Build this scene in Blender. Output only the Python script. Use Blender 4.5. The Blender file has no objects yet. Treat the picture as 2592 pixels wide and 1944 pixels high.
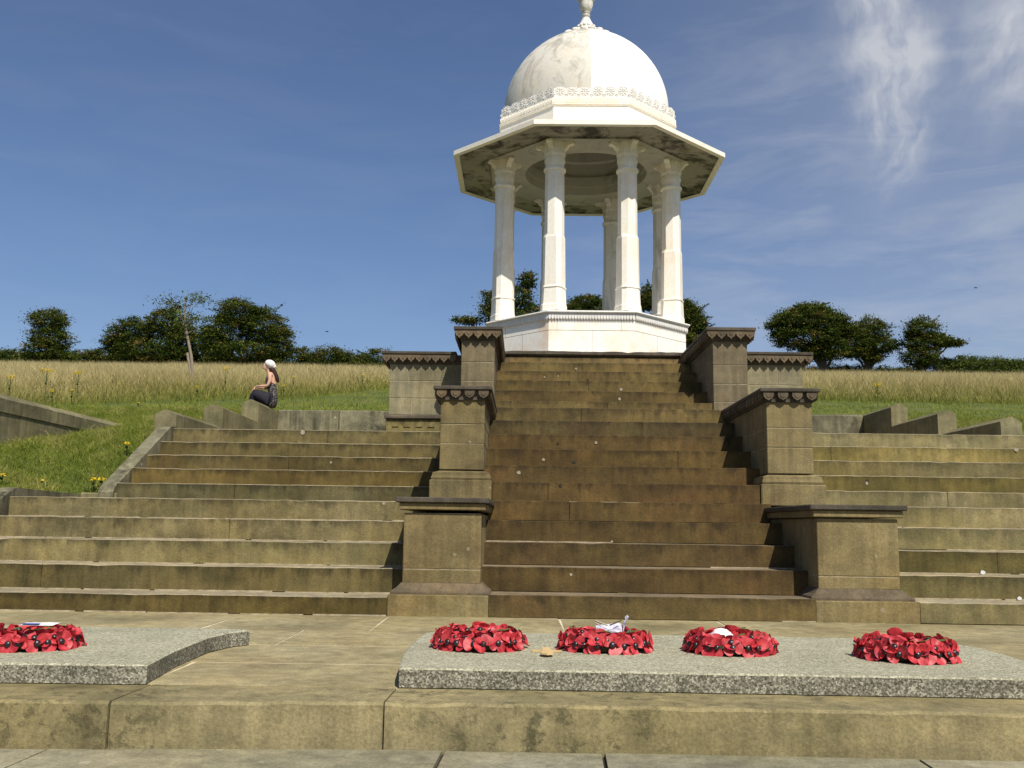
import bpy, bmesh, math, random
import numpy as np
from mathutils import Vector, Matrix
random.seed(7); rng = np.random.default_rng(11)
S = bpy.context.scene
R = math.radians

# ---------------------------------------------------------------- camera, sky, sun, exposure
yaw, pitch, roll = R(.748), R(8.1817), R(.774)
cf = Vector((-math.sin(yaw)*math.cos(pitch), math.cos(yaw)*math.cos(pitch), math.sin(pitch)))
cr = Vector((math.cos(yaw), math.sin(yaw), 0)); cu = cr.cross(cf)
rr = math.cos(roll)*cr + math.sin(roll)*cu; uu = -math.sin(roll)*cr + math.cos(roll)*cu
cam = bpy.data.objects.new('camera', bpy.data.cameras.new('camera'))
S.collection.objects.link(cam); S.camera = cam
cam.matrix_world = Matrix(((rr.x, uu.x, -cf.x, 0), (rr.y, uu.y, -cf.y, 0), (rr.z, uu.z, -cf.z, .731), (0, 0, 0, 1)))
cam.data.sensor_width = 36; cam.data.lens = 34.73; cam.data.clip_end = 5000; cam.data.clip_start = .05

SUNDIR = Vector((-1.0, 2.4, -3.2)).normalized()
sl = bpy.data.lights.new('sun', 'SUN'); sl.energy = 5.0; sl.angle = R(.5); sl.color = (1, .94, .82)
sun = bpy.data.objects.new('sun', sl); S.collection.objects.link(sun)
sun.rotation_mode = 'QUATERNION'; sun.rotation_quaternion = SUNDIR.to_track_quat('-Z', 'Y')

W = bpy.data.worlds.new('World'); S.world = W; W.use_nodes = True
nt = W.node_tree; nt.nodes.clear()
def N(t, k, **kw):
    n = t.nodes.new(k)
    for a, v in kw.items(): setattr(n, a, v)
    return n
def setin(t, n, **kw):
    for a, v in kw.items():
        s = n.inputs[int(a[1:])] if a[0] == '_' and a[1:].isdigit() else n.inputs[a.replace('_', ' ')]
        if isinstance(v, bpy.types.NodeSocket): t.links.new(v, s)
        else: s.default_value = v
    return n
out = N(nt, 'ShaderNodeOutputWorld'); bg = N(nt, 'ShaderNodeBackground')
sky = N(nt, 'ShaderNodeTexSky', sky_type='NISHITA'); sky.sun_disc = False
sky.sun_elevation = math.asin(-SUNDIR.z); sky.sun_rotation = math.atan2(-SUNDIR.x, -SUNDIR.y)
sky.air_density = 1.0; sky.dust_density = 1.1; sky.ozone_density = 2.5
tc = N(nt, 'ShaderNodeTexCoord')
def vmath(t, op, a, b=None):
    n = N(t, 'ShaderNodeVectorMath', operation=op); setin(t, n, _0=a)
    if b is not None: setin(t, n, _1=b)
    return n.outputs['Value'] if op in ('DOT_PRODUCT', 'LENGTH') else n.outputs[0]
def fmath(t, op, a, b=0.0, clamp=False):
    n = N(t, 'ShaderNodeMath', operation=op); n.use_clamp = clamp; setin(t, n, _0=a, _1=b); return n.outputs[0]
def ramp(t, fac, stops, interp='LINEAR'):
    n = N(t, 'ShaderNodeValToRGB'); n.color_ramp.interpolation = interp
    e = n.color_ramp.elements
    while len(e) < len(stops): e.new(.5)
    for el, (p, c) in zip(e, stops):
        el.position = p; el.color = c if len(c) == 4 else (*c, 1)
    t.links.new(fac, n.inputs[0]); return n.outputs[0]
def noise(t, vec, scale, detail=4, rough=.55, dist=0.0):
    n = N(t, 'ShaderNodeTexNoise'); setin(t, n, Vector=vec, Scale=scale, Detail=detail, Roughness=rough, Distortion=dist); return n.outputs[0]
def mapping(t, vec, loc=(0, 0, 0), rot=(0, 0, 0), scale=(1, 1, 1)):
    n = N(t, 'ShaderNodeMapping'); setin(t, n, Vector=vec, Location=loc, Rotation=rot, Scale=scale); return n.outputs[0]
def mix(t, fac, a, b, mode='MIX'):
    n = N(t, 'ShaderNodeMix', data_type='RGBA', blend_type=mode)
    for s, v in ((n.inputs[0], fac), (n.inputs[6], a), (n.inputs[7], b)):
        if isinstance(v, bpy.types.NodeSocket): t.links.new(v, s)
        else: s.default_value = v if not isinstance(v, tuple) or len(v) == 4 else (*v, 1)
    return n.outputs[2]
g = tc.outputs['Generated']
def dirmask(d, lo, hi):
    v = fmath(nt, 'SUBTRACT', vmath(nt, 'DOT_PRODUCT', g, tuple(Vector(d).normalized())), math.cos(R(hi)))
    return fmath(nt, 'DIVIDE', v, math.cos(R(lo)) - math.cos(R(hi)), True)
# wisps of cirrus: each lies round a direction of the sky, drawn out along its own axis
def wisp(cx, cy, ax, ay, wid, lng, amt):
    d = Vector((cx, 1, cy)).normalized(); ex = Vector((1, -cx, 0)).normalized(); ez = d.cross(ex)*-1 if d.cross(ex).z < 0 else d.cross(ex)
    ax_ = (ex*ax+ez*ay).normalized(); pp = d.cross(ax_)
    warp = noise(nt, g, 7, 4, .6); warp = fmath(nt, 'MULTIPLY', fmath(nt, 'SUBTRACT', warp, .5), .07)
    a_ = fmath(nt, 'DIVIDE', fmath(nt, 'SUBTRACT', vmath(nt, 'DOT_PRODUCT', g, tuple(ax_)), ax_.dot(d)), lng)
    b_ = fmath(nt, 'DIVIDE', fmath(nt, 'ADD', vmath(nt, 'DOT_PRODUCT', g, tuple(pp)), warp), wid)
    q = fmath(nt, 'ADD', fmath(nt, 'MULTIPLY', a_, a_), fmath(nt, 'MULTIPLY', b_, b_))
    e_ = fmath(nt, 'POWER', 2.718, fmath(nt, 'MULTIPLY', q, -1.0))
    cv = N(nt, 'ShaderNodeCombineXYZ'); setin(nt, cv, _0=fmath(nt, 'MULTIPLY', a_, 1.1), _1=fmath(nt, 'MULTIPLY', b_, 1.6), _2=.3)
    n_ = ramp(nt, noise(nt, cv.outputs[0], 1.1, 6, .5, .15), [(.30, (.10,)*3), (.75, (1, 1, 1))])
    return fmath(nt, 'MULTIPLY', fmath(nt, 'MULTIPLY', e_, n_), amt)
cl = wisp(.380, .555, .02, 1, .028, .06, .9)
for args in ((.386, .495, .12, 1, .036, .05, 1.05), (.374, .445, -.15, 1, .024, .05, .8), (.392, .400, .45, 1, .020, .04, .55), (.52, .525, .6, 1, .045, .06, .8)):
    cl = fmath(nt, 'MAXIMUM', cl, wisp(*args))
w2 = noise(nt, mapping(nt, g, rot=(0, .35, .3), scale=(3, 3, 13)), 2.0, 6, .6, .5)
w2 = ramp(nt, w2, [(.45, (0, 0, 0)), (.85, (1, 1, 1))])
m3 = dirmask((.38, .85, .2), 4, 24)
cl2 = fmath(nt, 'MULTIPLY', w2, fmath(nt, 'ADD', fmath(nt, 'MULTIPLY', m3, .38), .07))
# thin milky veil over the eastern sky
veil = fmath(nt, 'MULTIPLY', dirmask((.75, .80, .25), 3, 42), fmath(nt, 'ADD', .12, fmath(nt, 'MULTIPLY', noise(nt, mapping(nt, g, rot=(0, .35, .3), scale=(2, 2, 7)), 1.3, 3, .5), .34)))
cloud = fmath(nt, 'ADD', fmath(nt, 'ADD', fmath(nt, 'MULTIPLY', cl, 1.25), veil), cl2, True)
skyc = mix(nt, 1.0, sky.outputs[0], (.97, 1.02, 1.17, 1), 'MULTIPLY')
skyc = mix(nt, fmath(nt, 'MULTIPLY', cloud, .8), skyc, (7.4, 7.6, 8.0, 1))
nt.links.new(skyc, bg.inputs[0]); bg.inputs[1].default_value = .076
nt.links.new(bg.outputs[0], out.inputs[0])
S.view_settings.view_transform = 'Standard'; S.view_settings.look = 'None'; S.view_settings.exposure = .18; S.view_settings.gamma = 1
S.render.engine = 'CYCLES'; S.cycles.max_bounces = 6

# ---------------------------------------------------------------- helpers
def tag(o, label=None, cat=None, group=None, kind=None):
    if label: o['label'] = label
    if cat: o['category'] = cat
    if group: o['group'] = group
    if kind: o['kind'] = kind
    return o
def empty(name, loc, label=None, cat=None, group=None):
    o = bpy.data.objects.new(name, None); S.collection.objects.link(o); o.location = loc
    o.empty_display_size = .1
    return tag(o, label, cat, group)
class MB:
    def __init__(s): s.v = []; s.f = []; s.m = []
    def add(s, vs, fs, m=0):
        b = len(s.v); s.v += [tuple(v) for v in vs]; s.f += [tuple(i+b for i in f) for f in fs]; s.m += [m]*len(fs)
    def box(s, x0, x1, y0, y1, z0, z1, m=0):
        v = [(x, y, z) for z in (z0, z1) for y in (y0, y1) for x in (x0, x1)]
        s.add(v, [(0, 2, 3, 1), (4, 5, 7, 6), (0, 1, 5, 4), (2, 6, 7, 3), (0, 4, 6, 2), (1, 3, 7, 5)], m)
    def cbox(s, x0, x1, y0, y1, z0, z1, c=.01, m=0, j=0.0):
        """box with all twelve edges chamfered"""
        vs = []; idx = {}
        for sx, X in ((0, (x0, x1)), ):
            pass
        for a in (0, 1):
            for b in (0, 1):
                for d in (0, 1):
                    p = [(x0, x1)[a], (y0, y1)[b], (z0, z1)[d]]; q = [c*(1-2*a), c*(1-2*b), c*(1-2*d)]
                    jj = random.uniform(-j, j)
                    for k in range(3):
                        r = [p[i] + (0 if i == k else q[i]*random.uniform(.6, 1.5)) for i in range(3)]
                        r[1] += jj
                        idx[(a, b, d, k)] = len(vs); vs.append(r)
        I = lambda a, b, d, k: idx[(a, b, d, k)]
        fs = []
        for k in range(3):
            for e in (0, 1):
                o = [i for i in range(3) if i != k]
                q = []
                for u, w in ((0, 0), (1, 0), (1, 1), (0, 1)):
                    t = [0, 0, 0]; t[k] = e; t[o[0]] = u; t[o[1]] = w; q.append(I(*t, k))
                fs.append(q)
        for k in range(3):                     # edges along axis k
            o = [i for i in range(3) if i != k]
            for u in (0, 1):
                for w in (0, 1):
                    t0 = [0, 0, 0]; t0[o[0]] = u; t0[o[1]] = w; t1 = list(t0); t1[k] = 1
                    fs.append([I(*t0, o[0]), I(*t1, o[0]), I(*t1, o[1]), I(*t0, o[1])])
        for a in (0, 1):
            for b in (0, 1):
                for d in (0, 1): fs.append([I(a, b, d, 0), I(a, b, d, 1), I(a, b, d, 2)])
        s.add(vs, fs, m)
    def sweepx(s, prof, x0, x1, step=.14, jit=.003, jidx=(), m=0, cap=True, em=None):
        """profile of (y,z) points swept along x, the verts in jidx wander a little"""
        n = max(1, int(round((x1-x0)/step))); k = len(prof); vs = []; wob = {i: 0.0 for i in jidx}; woz = dict(wob)
        for a in range(n+1):
            x = x0 + (x1-x0)*a/n
            dy = random.gauss(0, jit); dz = random.gauss(0, jit*.8)
            if random.random() < .045: dy += jit*4.5; dz -= jit*3.5
            for i, (y, z) in enumerate(prof):
                vs.append((x, y+dy, z+dz) if i in jidx else (x, y, z))
        fs = [(a*k+i, (a+1)*k+i, (a+1)*k+(i+1) % k, a*k+(i+1) % k) for a in range(n) for i in range(k)]
        if cap: fs += [tuple(range(k))[::-1], tuple(n*k+i for i in range(k))]
        s.add(vs, fs, m)
        if em:
            b = len(s.m)-len(fs)
            for q in range(n*k):
                if q % k in em: s.m[b+q] = em[q % k]
    def prism(s, pts, z0, z1, m=0):
        k = len(pts)
        s.add([(x, y, z0) for x, y in pts]+[(x, y, z1) for x, y in pts],
              [tuple(range(k))[::-1], tuple(range(k, 2*k))]+[(i, (i+1) % k, k+(i+1) % k, k+i) for i in range(k)], m)
    def plate(s, pts, o, u, w, n, th, m=0):
        """polygon in the (u,w) plane at o, thickened along n"""
        o, u, w, n = map(Vector, (o, u, w, n)); k = len(pts)
        a = [o+u*p+w*q for p, q in pts]; b = [q+n*th for q in a]
        s.add(a+b, [tuple(range(k)), tuple(range(k, 2*k))[::-1]]+[(i, k+i, k+(i+1) % k, (i+1) % k) for i in range(k)], m)
    def lathe(s, prof, c=(0, 0), n=32, m=0, a0=0.0, sq=None, closed=False):
        k = len(prof); vs = []
        for i in range(n):
            a = a0 + 2*math.pi*i/n
            for r, z in prof: vs.append((c[0]+r*math.cos(a), c[1]+r*math.sin(a), z))
        fs = []
        for i in range(n):
            j = (i+1) % n
            for q in range(k-1): fs.append((i*k+q, j*k+q, j*k+q+1, i*k+q+1))
        s.add(vs, fs, m)
    def octo(s, prof, c, m=0, rot=0.0):
        """octagonal lathe with faces to the front; prof holds apothems"""
        K8 = 1/math.cos(math.pi/8)
        s.lathe([(r*K8, z) for r, z in prof], c, 8, m, math.pi/8+rot)
    def tube(s, pts, rad, n=7, m=0):
        pts = [Vector(p) for p in pts]; vs = []; k = len(pts)
        for i, p in enumerate(pts):
            t = (pts[min(i+1, k-1)]-pts[max(i-1, 0)]).normalized()
            a = t.orthogonal().normalized() if abs(t.z) > .9 else t.cross(Vector((0, 0, 1))).normalized(); b = t.cross(a)
            for q in range(n):
                an = 2*math.pi*q/n; vs.append(p+(a*math.cos(an)+b*math.sin(an))*rad[i])
        fs = [(i*n+q, i*n+(q+1) % n, (i+1)*n+(q+1) % n, (i+1)*n+q) for i in range(k-1) for q in range(n)]
        fs += [tuple(range(n))[::-1], tuple((k-1)*n+q for q in range(n))]
        s.add(vs, fs, m)
    def ell(s, c, r, nu=10, nv=7, m=0, rot=None):
        vs = []; c = Vector(c)
        for j in range(1, nv):
            t = math.pi*j/nv
            for i in range(nu):
                a = 2*math.pi*i/nu; p = Vector((r[0]*math.sin(t)*math.cos(a), r[1]*math.sin(t)*math.sin(a), r[2]*math.cos(t)))
                vs.append(c+(rot @ p if rot else p))
        top = Vector((0, 0, r[2])); vs += [c+(rot @ top if rot else top), c-(rot @ top if rot else top)]
        T = (nv-1)*nu
        fs = [(j*nu+i, (j+1)*nu+i, (j+1)*nu+(i+1) % nu, j*nu+(i+1) % nu) for j in range(nv-2) for i in range(nu)]
        fs += [(T, i, (i+1) % nu) for i in range(nu)] + [(T+1, (nv-2)*nu+(i+1) % nu, (nv-2)*nu+i) for i in range(nu)]
        s.add(vs, fs, m)
    def mesh(s, name, mats, smooth=False):
        me = bpy.data.meshes.new(name); me.from_pydata([tuple(v) for v in s.v], [], s.f); me.update()
        for m in (mats if isinstance(mats, (list, tuple)) else [mats]): me.materials.append(m)
        me.polygons.foreach_set('material_index', s.m)
        if smooth: me.polygons.foreach_set('use_smooth', [True]*len(s.f))
        bm = bmesh.new(); bm.from_mesh(me); bmesh.ops.recalc_face_normals(bm, faces=bm.faces); bm.to_mesh(me); bm.free()
        return me
    def build(s, name, mats, parent=None, smooth=False, angle=None):
        me = s.mesh(name, mats, smooth)
        if parent is not None:
            l = parent.matrix_basis.translation.copy(); p = parent
            while p.parent: p = p.parent; l += p.matrix_basis.translation
            me.transform(Matrix.Translation(-l))
        o = bpy.data.objects.new(name, me); S.collection.objects.link(o); o.parent = parent
        if angle: me.set_sharp_from_angle(angle=R(angle))
        return o
    def build_at(s, name, mats, loc, parent=None, smooth=False):
        o = s.build(name, mats, None, smooth); o.data.transform(Matrix.Translation(-Vector(loc))); o.location = loc; return o

# ---------------------------------------------------------------- materials
def newmat(name):
    m = bpy.data.materials.new(name); m.use_nodes = True; t = m.node_tree; b = t.nodes['Principled BSDF']
    b.inputs['Roughness'].default_value = .85; b.inputs['Specular IOR Level'].default_value = .25
    return m, t, b
def bump(t, b, h, dist=.01, strength=.6):
    n = N(t, 'ShaderNodeBump'); setin(t, n, Height=h, Distance=dist, Strength=strength); t.links.new(n.outputs[0], b.inputs['Normal'])
def stone(name, ca, cb, dark, lichen=(.42, .4, .33), dk=(.5, .72), stre=(.52, .78), streak=.5, blotch=.6, spots=.35, vary=.25, bsc=3.2, tone=True, warm=(.2, .13, .06), warmamt=.4, grime=.0, off=0.0):
    m, t, b = newmat(name)
    P = mapping(t, N(t, 'ShaderNodeNewGeometry').outputs['Position'], loc=(off, off*.7, off*1.3))
    rnd = N(t, 'ShaderNodeObjectInfo').outputs['Random']
    Pr = vmath(t, 'ADD', P, vmath(t, 'SCALE', (7.3, 3.1, 5.7)) if False else P)
    big = ramp(t, noise(t, P, .9, 3), [(.36, (0, 0, 0)), (.64, (1, 1, 1))])
    c = mix(t, big, ca, cb)
    wm = ramp(t, noise(t, mapping(t, P, loc=(9, 4, 2)), 1.7, 4), [(.5, (0, 0, 0)), (.7, (1, 1, 1))])
    c = mix(t, fmath(t, 'MULTIPLY', wm, warmamt), c, warm)
    med = noise(t, P, 7, 8, .65); c = mix(t, 1, c, ramp(t, med, [(.3, (.80,)*3), (.72, (1.18,)*3)]), 'MULTIPLY')
    c = mix(t, 1, c, ramp(t, noise(t, mapping(t, P, loc=(4, 7, 1), scale=(1, 1, 2.2)), 1.15, 4, .6), [(.3, (.62, .64, .62)), (.5, (1, 1, 1)), (.7, (1.3, 1.26, 1.2))]), 'MULTIPLY')
    vs_ = noise(t, mapping(t, P, scale=(11, 11, .5)), 1.3, 4, .6); c = mix(t, 1, c, ramp(t, vs_, [(.3, (.80,)*3), (.68, (1.16,)*3)]), 'MULTIPLY')
    # stains that have run down the faces
    st = noise(t, mapping(t, P, scale=(5.5, 5.5, .8)), 1.5, 5, .6)
    st = ramp(t, st, [(stre[0], (0, 0, 0)), (stre[1], (1, 1, 1))])
    st = fmath(t, 'MULTIPLY', st, ramp(t, noise(t, mapping(t, P, loc=(3, 3, 3)), .8, 2), [(.4, (0, 0, 0)), (.6, (1, 1, 1))]))
    c = mix(t, fmath(t, 'MULTIPLY', st, streak), c, dark)
    bl = fmath(t, 'MULTIPLY', ramp(t, noise(t, mapping(t, P, loc=(1, 8, 5)), bsc, 9, .72, .3), [(dk[0], (0, 0, 0)), (dk[1], (1, 1, 1))]),
               ramp(t, noise(t, mapping(t, P, loc=(5, 1, 8)), .7, 2), [(.42, (.15,)*3), (.62, (1, 1, 1))]))
    c = mix(t, fmath(t, 'MULTIPLY', bl, blotch), c, dark)
    if grime:
        gz = N(t, 'ShaderNodeSeparateXYZ'); t.links.new(N(t, 'ShaderNodeTexCoord').outputs['Generated'], gz.inputs[0])
        gm = fmath(t, 'ADD', gz.outputs[2], fmath(t, 'MULTIPLY', fmath(t, 'SUBTRACT', noise(t, mapping(t, P, scale=(3, 3, 1)), 2.5, 6, .7), .55), 2.2))
        c = mix(t, fmath(t, 'MULTIPLY', ramp(t, gm, [(.55, (0, 0, 0)), (1.0, (1, 1, 1))]), grime), c, dark)
    # fine pits and grains, pale lichen specks
    fine = noise(t, P, 70, 3, .7); c = mix(t, 1, c, ramp(t, fine, [(.32, (.78,)*3), (.68, (1.2,)*3)]), 'MULTIPLY')
    vo = N(t, 'ShaderNodeTexVoronoi'); setin(t, vo, Vector=mapping(t, P, scale=(1, 1, 1)), Scale=9.0, Randomness=1.0)
    sx = N(t, 'ShaderNodeSeparateColor'); t.links.new(vo.outputs['Color'], sx.inputs[0])
    sz = fmath(t, 'MULTIPLY', fmath(t, 'SUBTRACT', sx.outputs[0], .86), 1.4, True)
    sp = fmath(t, 'LESS_THAN', vo.outputs['Distance'], fmath(t, 'ADD', sz, fmath(t, 'MULTIPLY', fmath(t, 'SUBTRACT', fine, .5), .18)))
    sp = fmath(t, 'MULTIPLY', sp, fmath(t, 'GREATER_THAN', sx.outputs[0], .86))
    c = mix(t, fmath(t, 'MULTIPLY', sp, spots), c, lichen)
    v = ramp(t, rnd, [(0, (1-vary,)*3), (1, (1+vary,)*3)]); c = mix(t, 1, c, v, 'MULTIPLY')
    # each stone of a flight has weathered to its own tone, held in the object's colour
    if tone: c = mix(t, 1, c, N(t, 'ShaderNodeObjectInfo').outputs['Color'], 'MULTIPLY')
    t.links.new(c, b.inputs['Base Color'])
    h = fmath(t, 'ADD', fmath(t, 'MULTIPLY', fine, .35), fmath(t, 'ADD', fmath(t, 'MULTIPLY', med, 1.0), fmath(t, 'MULTIPLY', bl, -.3)))
    bump(t, b, h, .012, .55)
    return m
SAND_L = stone('sandstone_olive', (0.155, 0.128, 0.048), (0.210, 0.177, 0.079), (0.036, 0.032, 0.015), spots=.12, lichen=(.34, .32, .24), grime=.75, vary=.0, warm=(.16, .115, .035), warmamt=.4, streak=.8, blotch=.75)
SAND_C = stone('sandstone_brown', (0.143, 0.099, 0.037), (0.188, 0.138, 0.053), (0.045, 0.032, 0.015), spots=.12, lichen=(.36, .32, .26), warm=(.15, .09, .040), warmamt=.6, grime=.75, vary=.0, off=3, streak=.6)
SAND_R = stone('sandstone_yellow', (0.150, 0.130, 0.046), (0.195, 0.171, 0.077), (0.050, 0.047, 0.021), spots=.12, lichen=(.4, .38, .3), grime=.55, vary=.0, warmamt=.2, warm=(.15, .11, .04), blotch=.5, streak=.5, off=6)
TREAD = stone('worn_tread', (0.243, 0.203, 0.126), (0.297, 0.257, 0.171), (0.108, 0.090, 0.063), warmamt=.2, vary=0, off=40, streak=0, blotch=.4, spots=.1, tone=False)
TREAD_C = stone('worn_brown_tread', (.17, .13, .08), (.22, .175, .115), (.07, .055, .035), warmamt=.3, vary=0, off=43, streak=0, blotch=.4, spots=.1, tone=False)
PIER = stone('sandstone_pier', (0.155, 0.119, 0.050), (0.196, 0.159, 0.077), (0.050, 0.039, 0.021), lichen=(.38, .34, .27), warm=(.155, .10, .045), warmamt=.5, vary=.08, grime=.0, off=9, streak=.5, blotch=.35, spots=.3)
PIERUP = stone('sandstone_pier_pink', (0.134, 0.107, 0.062), (0.164, 0.138, 0.083), (0.045, 0.037, 0.024), lichen=(.38, .34, .27), warm=(.135, .095, .06), warmamt=.5, vary=.06, off=12, streak=.5, blotch=.35, spots=.25)
WALLST = stone('sandstone_wall_grey', (0.199, 0.177, 0.105), (0.234, 0.210, 0.131), (0.050, 0.043, 0.031), warmamt=.2, vary=.04, off=15, streak=.65, blotch=.45, spots=.15)
CAPST = stone('weathered_capping', (.062, .052, .038), (.098, .082, .062), (.025, .02, .016), lichen=(.25, .24, .2), warmamt=.2, warm=(.08, .05, .035), vary=.06, off=18, spots=.4)
PETAL = stone('carved_valance', (.135, .105, .066), (.105, .08, .05), (.04, .03, .022), vary=.06, off=19, spots=.1)
PAVE = stone('paving_stone', (0.242, 0.202, 0.103), (0.301, 0.258, 0.146), (0.118, 0.106, 0.067), lichen=(.3, .28, .22), warmamt=.3, vary=.1, off=21, streak=.0, blotch=.35, spots=.25)
PAVELOW = stone('lower_paving_stone', (0.207, 0.190, 0.121), (0.252, 0.235, 0.165), (0.073, 0.069, 0.050), warmamt=.1, vary=.06, off=24, streak=0, blotch=.6)
KERB = stone('kerb_block', (0.200, 0.164, 0.076), (0.243, 0.203, 0.105), (0.050, 0.048, 0.023), warmamt=.15, warm=(.14, .115, .045), vary=.05, off=27, streak=.25, blotch=.75, dk=(.53, .60), spots=.05, bsc=11)
CONC = stone('grey_wall_stone', (0.165, 0.146, 0.075), (0.204, 0.183, 0.102), (0.055, 0.051, 0.028), warmamt=.1, vary=.1, off=30, streak=.6, blotch=.5, spots=.4)
LICHW = stone('lichened_wall', (0.140, 0.125, 0.071), (0.198, 0.185, 0.119), (0.032, 0.029, 0.018), warmamt=.0, vary=.03, off=33, streak=.85, stre=(.42, .66), blotch=.9, dk=(.42, .6), spots=.7)
def plain(name, c, rough=.8, c2=None, sc=20, bmp=0.0, spec=.25):
    m, t, b = newmat(name); b.inputs['Roughness'].default_value = rough; b.inputs['Specular IOR Level'].default_value = spec
    P = N(t, 'ShaderNodeNewGeometry').outputs['Position']; n = noise(t, P, sc, 5, .6)
    t.links.new(mix(t, ramp(t, n, [(.35, (0, 0, 0)), (.65, (1, 1, 1))]), c, c2 or tuple(x*.75 for x in c)), b.inputs['Base Color'])
    if bmp: bump(t, b, n, .01, bmp)
    return m
MORTAR = plain('pale_mortar', (.42, .36, .25), c2=(.22, .18, .11), sc=12)
JOINT = plain('dark_joint', (.035, .03, .022))
def granite(name, lo, mid, hi, contrast, grimeamt, off):
    m, t, b = newmat(name)
    P = mapping(t, N(t, 'ShaderNodeNewGeometry').outputs['Position'], loc=(off, 0, off))
    n1 = noise(t, P, 85, 3, .8); vo = N(t, 'ShaderNodeTexVoronoi'); setin(t, vo, Vector=P, Scale=130.0)
    sc = N(t, 'ShaderNodeSeparateColor'); t.links.new(vo.outputs['Color'], sc.inputs[0])
    f = fmath(t, 'ADD', fmath(t, 'MULTIPLY', n1, .6), fmath(t, 'MULTIPLY', sc.outputs[0], .4))
    c = ramp(t, f, [(.5-contrast, lo), (.5, mid), (.5+contrast, hi)])
    gm = ramp(t, noise(t, mapping(t, P, scale=(1, 1, 1.6)), 3.5, 6, .65), [(.42, (0, 0, 0)), (.66, (1, 1, 1))])
    c = mix(t, fmath(t, 'MULTIPLY', gm, grimeamt), c, mix(t, 1, c, (.42, .42, .40, 1), 'MULTIPLY'))
    t.links.new(c, b.inputs['Base Color']); bump(t, b, f, .008, .9 if contrast > .2 else .4)
    return m
GRAN = granite('granite_worn', (.19, .18, .12), (.355, .34, .235), (.54, .52, .39), .22, .35, 0)
GRANF = granite('granite_split', (.08, .074, .052), (.20, .188, .135), (.46, .44, .345), .22, .7, 3)
def marble(name, base, vein, amt, off, dirt=None, dirtamt=0.0, lo=.5, hi=.62, warm=(.74, .60, .42), wa=.25):
    m, t, b = newmat(name); b.inputs['Roughness'].default_value = .6
    P = mapping(t, N(t, 'ShaderNodeNewGeometry').outputs['Position'], loc=(off, 0, off))
    v = noise(t, mapping(t, P, rot=(0, .5, 0), scale=(2.2, 2.2, .8)), 1.3, 8, .65, 1.2)
    c = mix(t, fmath(t, 'MULTIPLY', ramp(t, v, [(.5, (0, 0, 0)), (.64, (1, 1, 1))]), amt), base, vein)
    wn = ramp(t, noise(t, P, 1.6, 4, .6), [(.5, (0, 0, 0)), (.72, (1, 1, 1))]); c = mix(t, fmath(t, 'MULTIPLY', wn, wa), c, warm)
    if dirt:
        d = ramp(t, noise(t, mapping(t, P, loc=(2, 2, 2)), 2.3, 9, .7, .6), [(lo, (0, 0, 0)), (hi, (1, 1, 1))])
        c = mix(t, fmath(t, 'MULTIPLY', d, dirtamt), c, dirt)
    c = mix(t, 1, c, ramp(t, noise(t, P, 26, 5, .7), [(.3, (.9,)*3), (.7, (1.06,)*3)]), 'MULTIPLY')
    t.links.new(c, b.inputs['Base Color']); bump(t, b, noise(t, P, 30, 4, .6), .004, .3)
    return m
MARB = marble('white_marble', (.87, .82, .72), (.68, .65, .58), .4, 0, wa=.5, warm=(.80, .62, .40))
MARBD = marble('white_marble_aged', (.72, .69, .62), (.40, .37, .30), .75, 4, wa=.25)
MARBDOME = marble('white_marble_dome', (.90, .88, .83), (.84, .80, .72), .3, 7, wa=.05)
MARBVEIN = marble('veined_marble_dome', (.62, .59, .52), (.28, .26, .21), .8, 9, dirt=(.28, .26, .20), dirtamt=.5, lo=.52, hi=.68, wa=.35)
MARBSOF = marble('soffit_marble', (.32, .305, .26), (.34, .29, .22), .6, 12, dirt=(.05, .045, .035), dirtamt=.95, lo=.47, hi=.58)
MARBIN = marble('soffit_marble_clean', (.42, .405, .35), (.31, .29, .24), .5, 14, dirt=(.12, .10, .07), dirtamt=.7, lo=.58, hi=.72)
MARBCARVE = marble('carved_marble', (.74, .72, .68), (.5, .48, .43), .4, 16, dirt=(.62, .24, .10), dirtamt=.35, lo=.66, hi=.75)

# ---------------------------------------------------------------- terrain
def lerpk(kn, y):
    if y <= kn[0][0]: return kn[0][1]
    for (a, va), (b, vb) in zip(kn, kn[1:]):
        if y <= b: return va+(vb-va)*(y-a)/(b-a)
    return kn[-1][1]
HILL = [(18.5, 2.80), (20.8, 3.24), (23, 3.72), (30, 4.95), (38, 6.3), (46, 7.66), (55, 9.1), (66, 9.6), (90, 8.8), (300, 0), (1500, -30)]
NEAR = [(5, -.4), (8, .3), (9.9, .93), (11.3, 1.0), (13, 1.93), (15, 2.12), (18.5, 2.80)]
FAR = [(5, -.4), (8, .4), (9.9, .98), (11.3, 1.42), (12.4, 1.66), (14.3, 1.95), (16.2, 2.3), (18.5, 2.80)]
def zt(X, Y):
    rt = X > 1.05
    if rt: X = 2.1-X
    if rt and 18.4 < Y < 19.3 and X > -4.8: return -.5
    if Y >= 18.5: return lerpk(HILL, Y)
    if Y < 5: return -.6
    t = min(max((-X-5.0)/1.3, 0), 1); hi = lerpk(NEAR, Y)*(1-t)+lerpk(FAR, Y)*t
    edge = -4.77 if Y > 11.27 else -5.14
    return hi if X < edge else -.5
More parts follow.
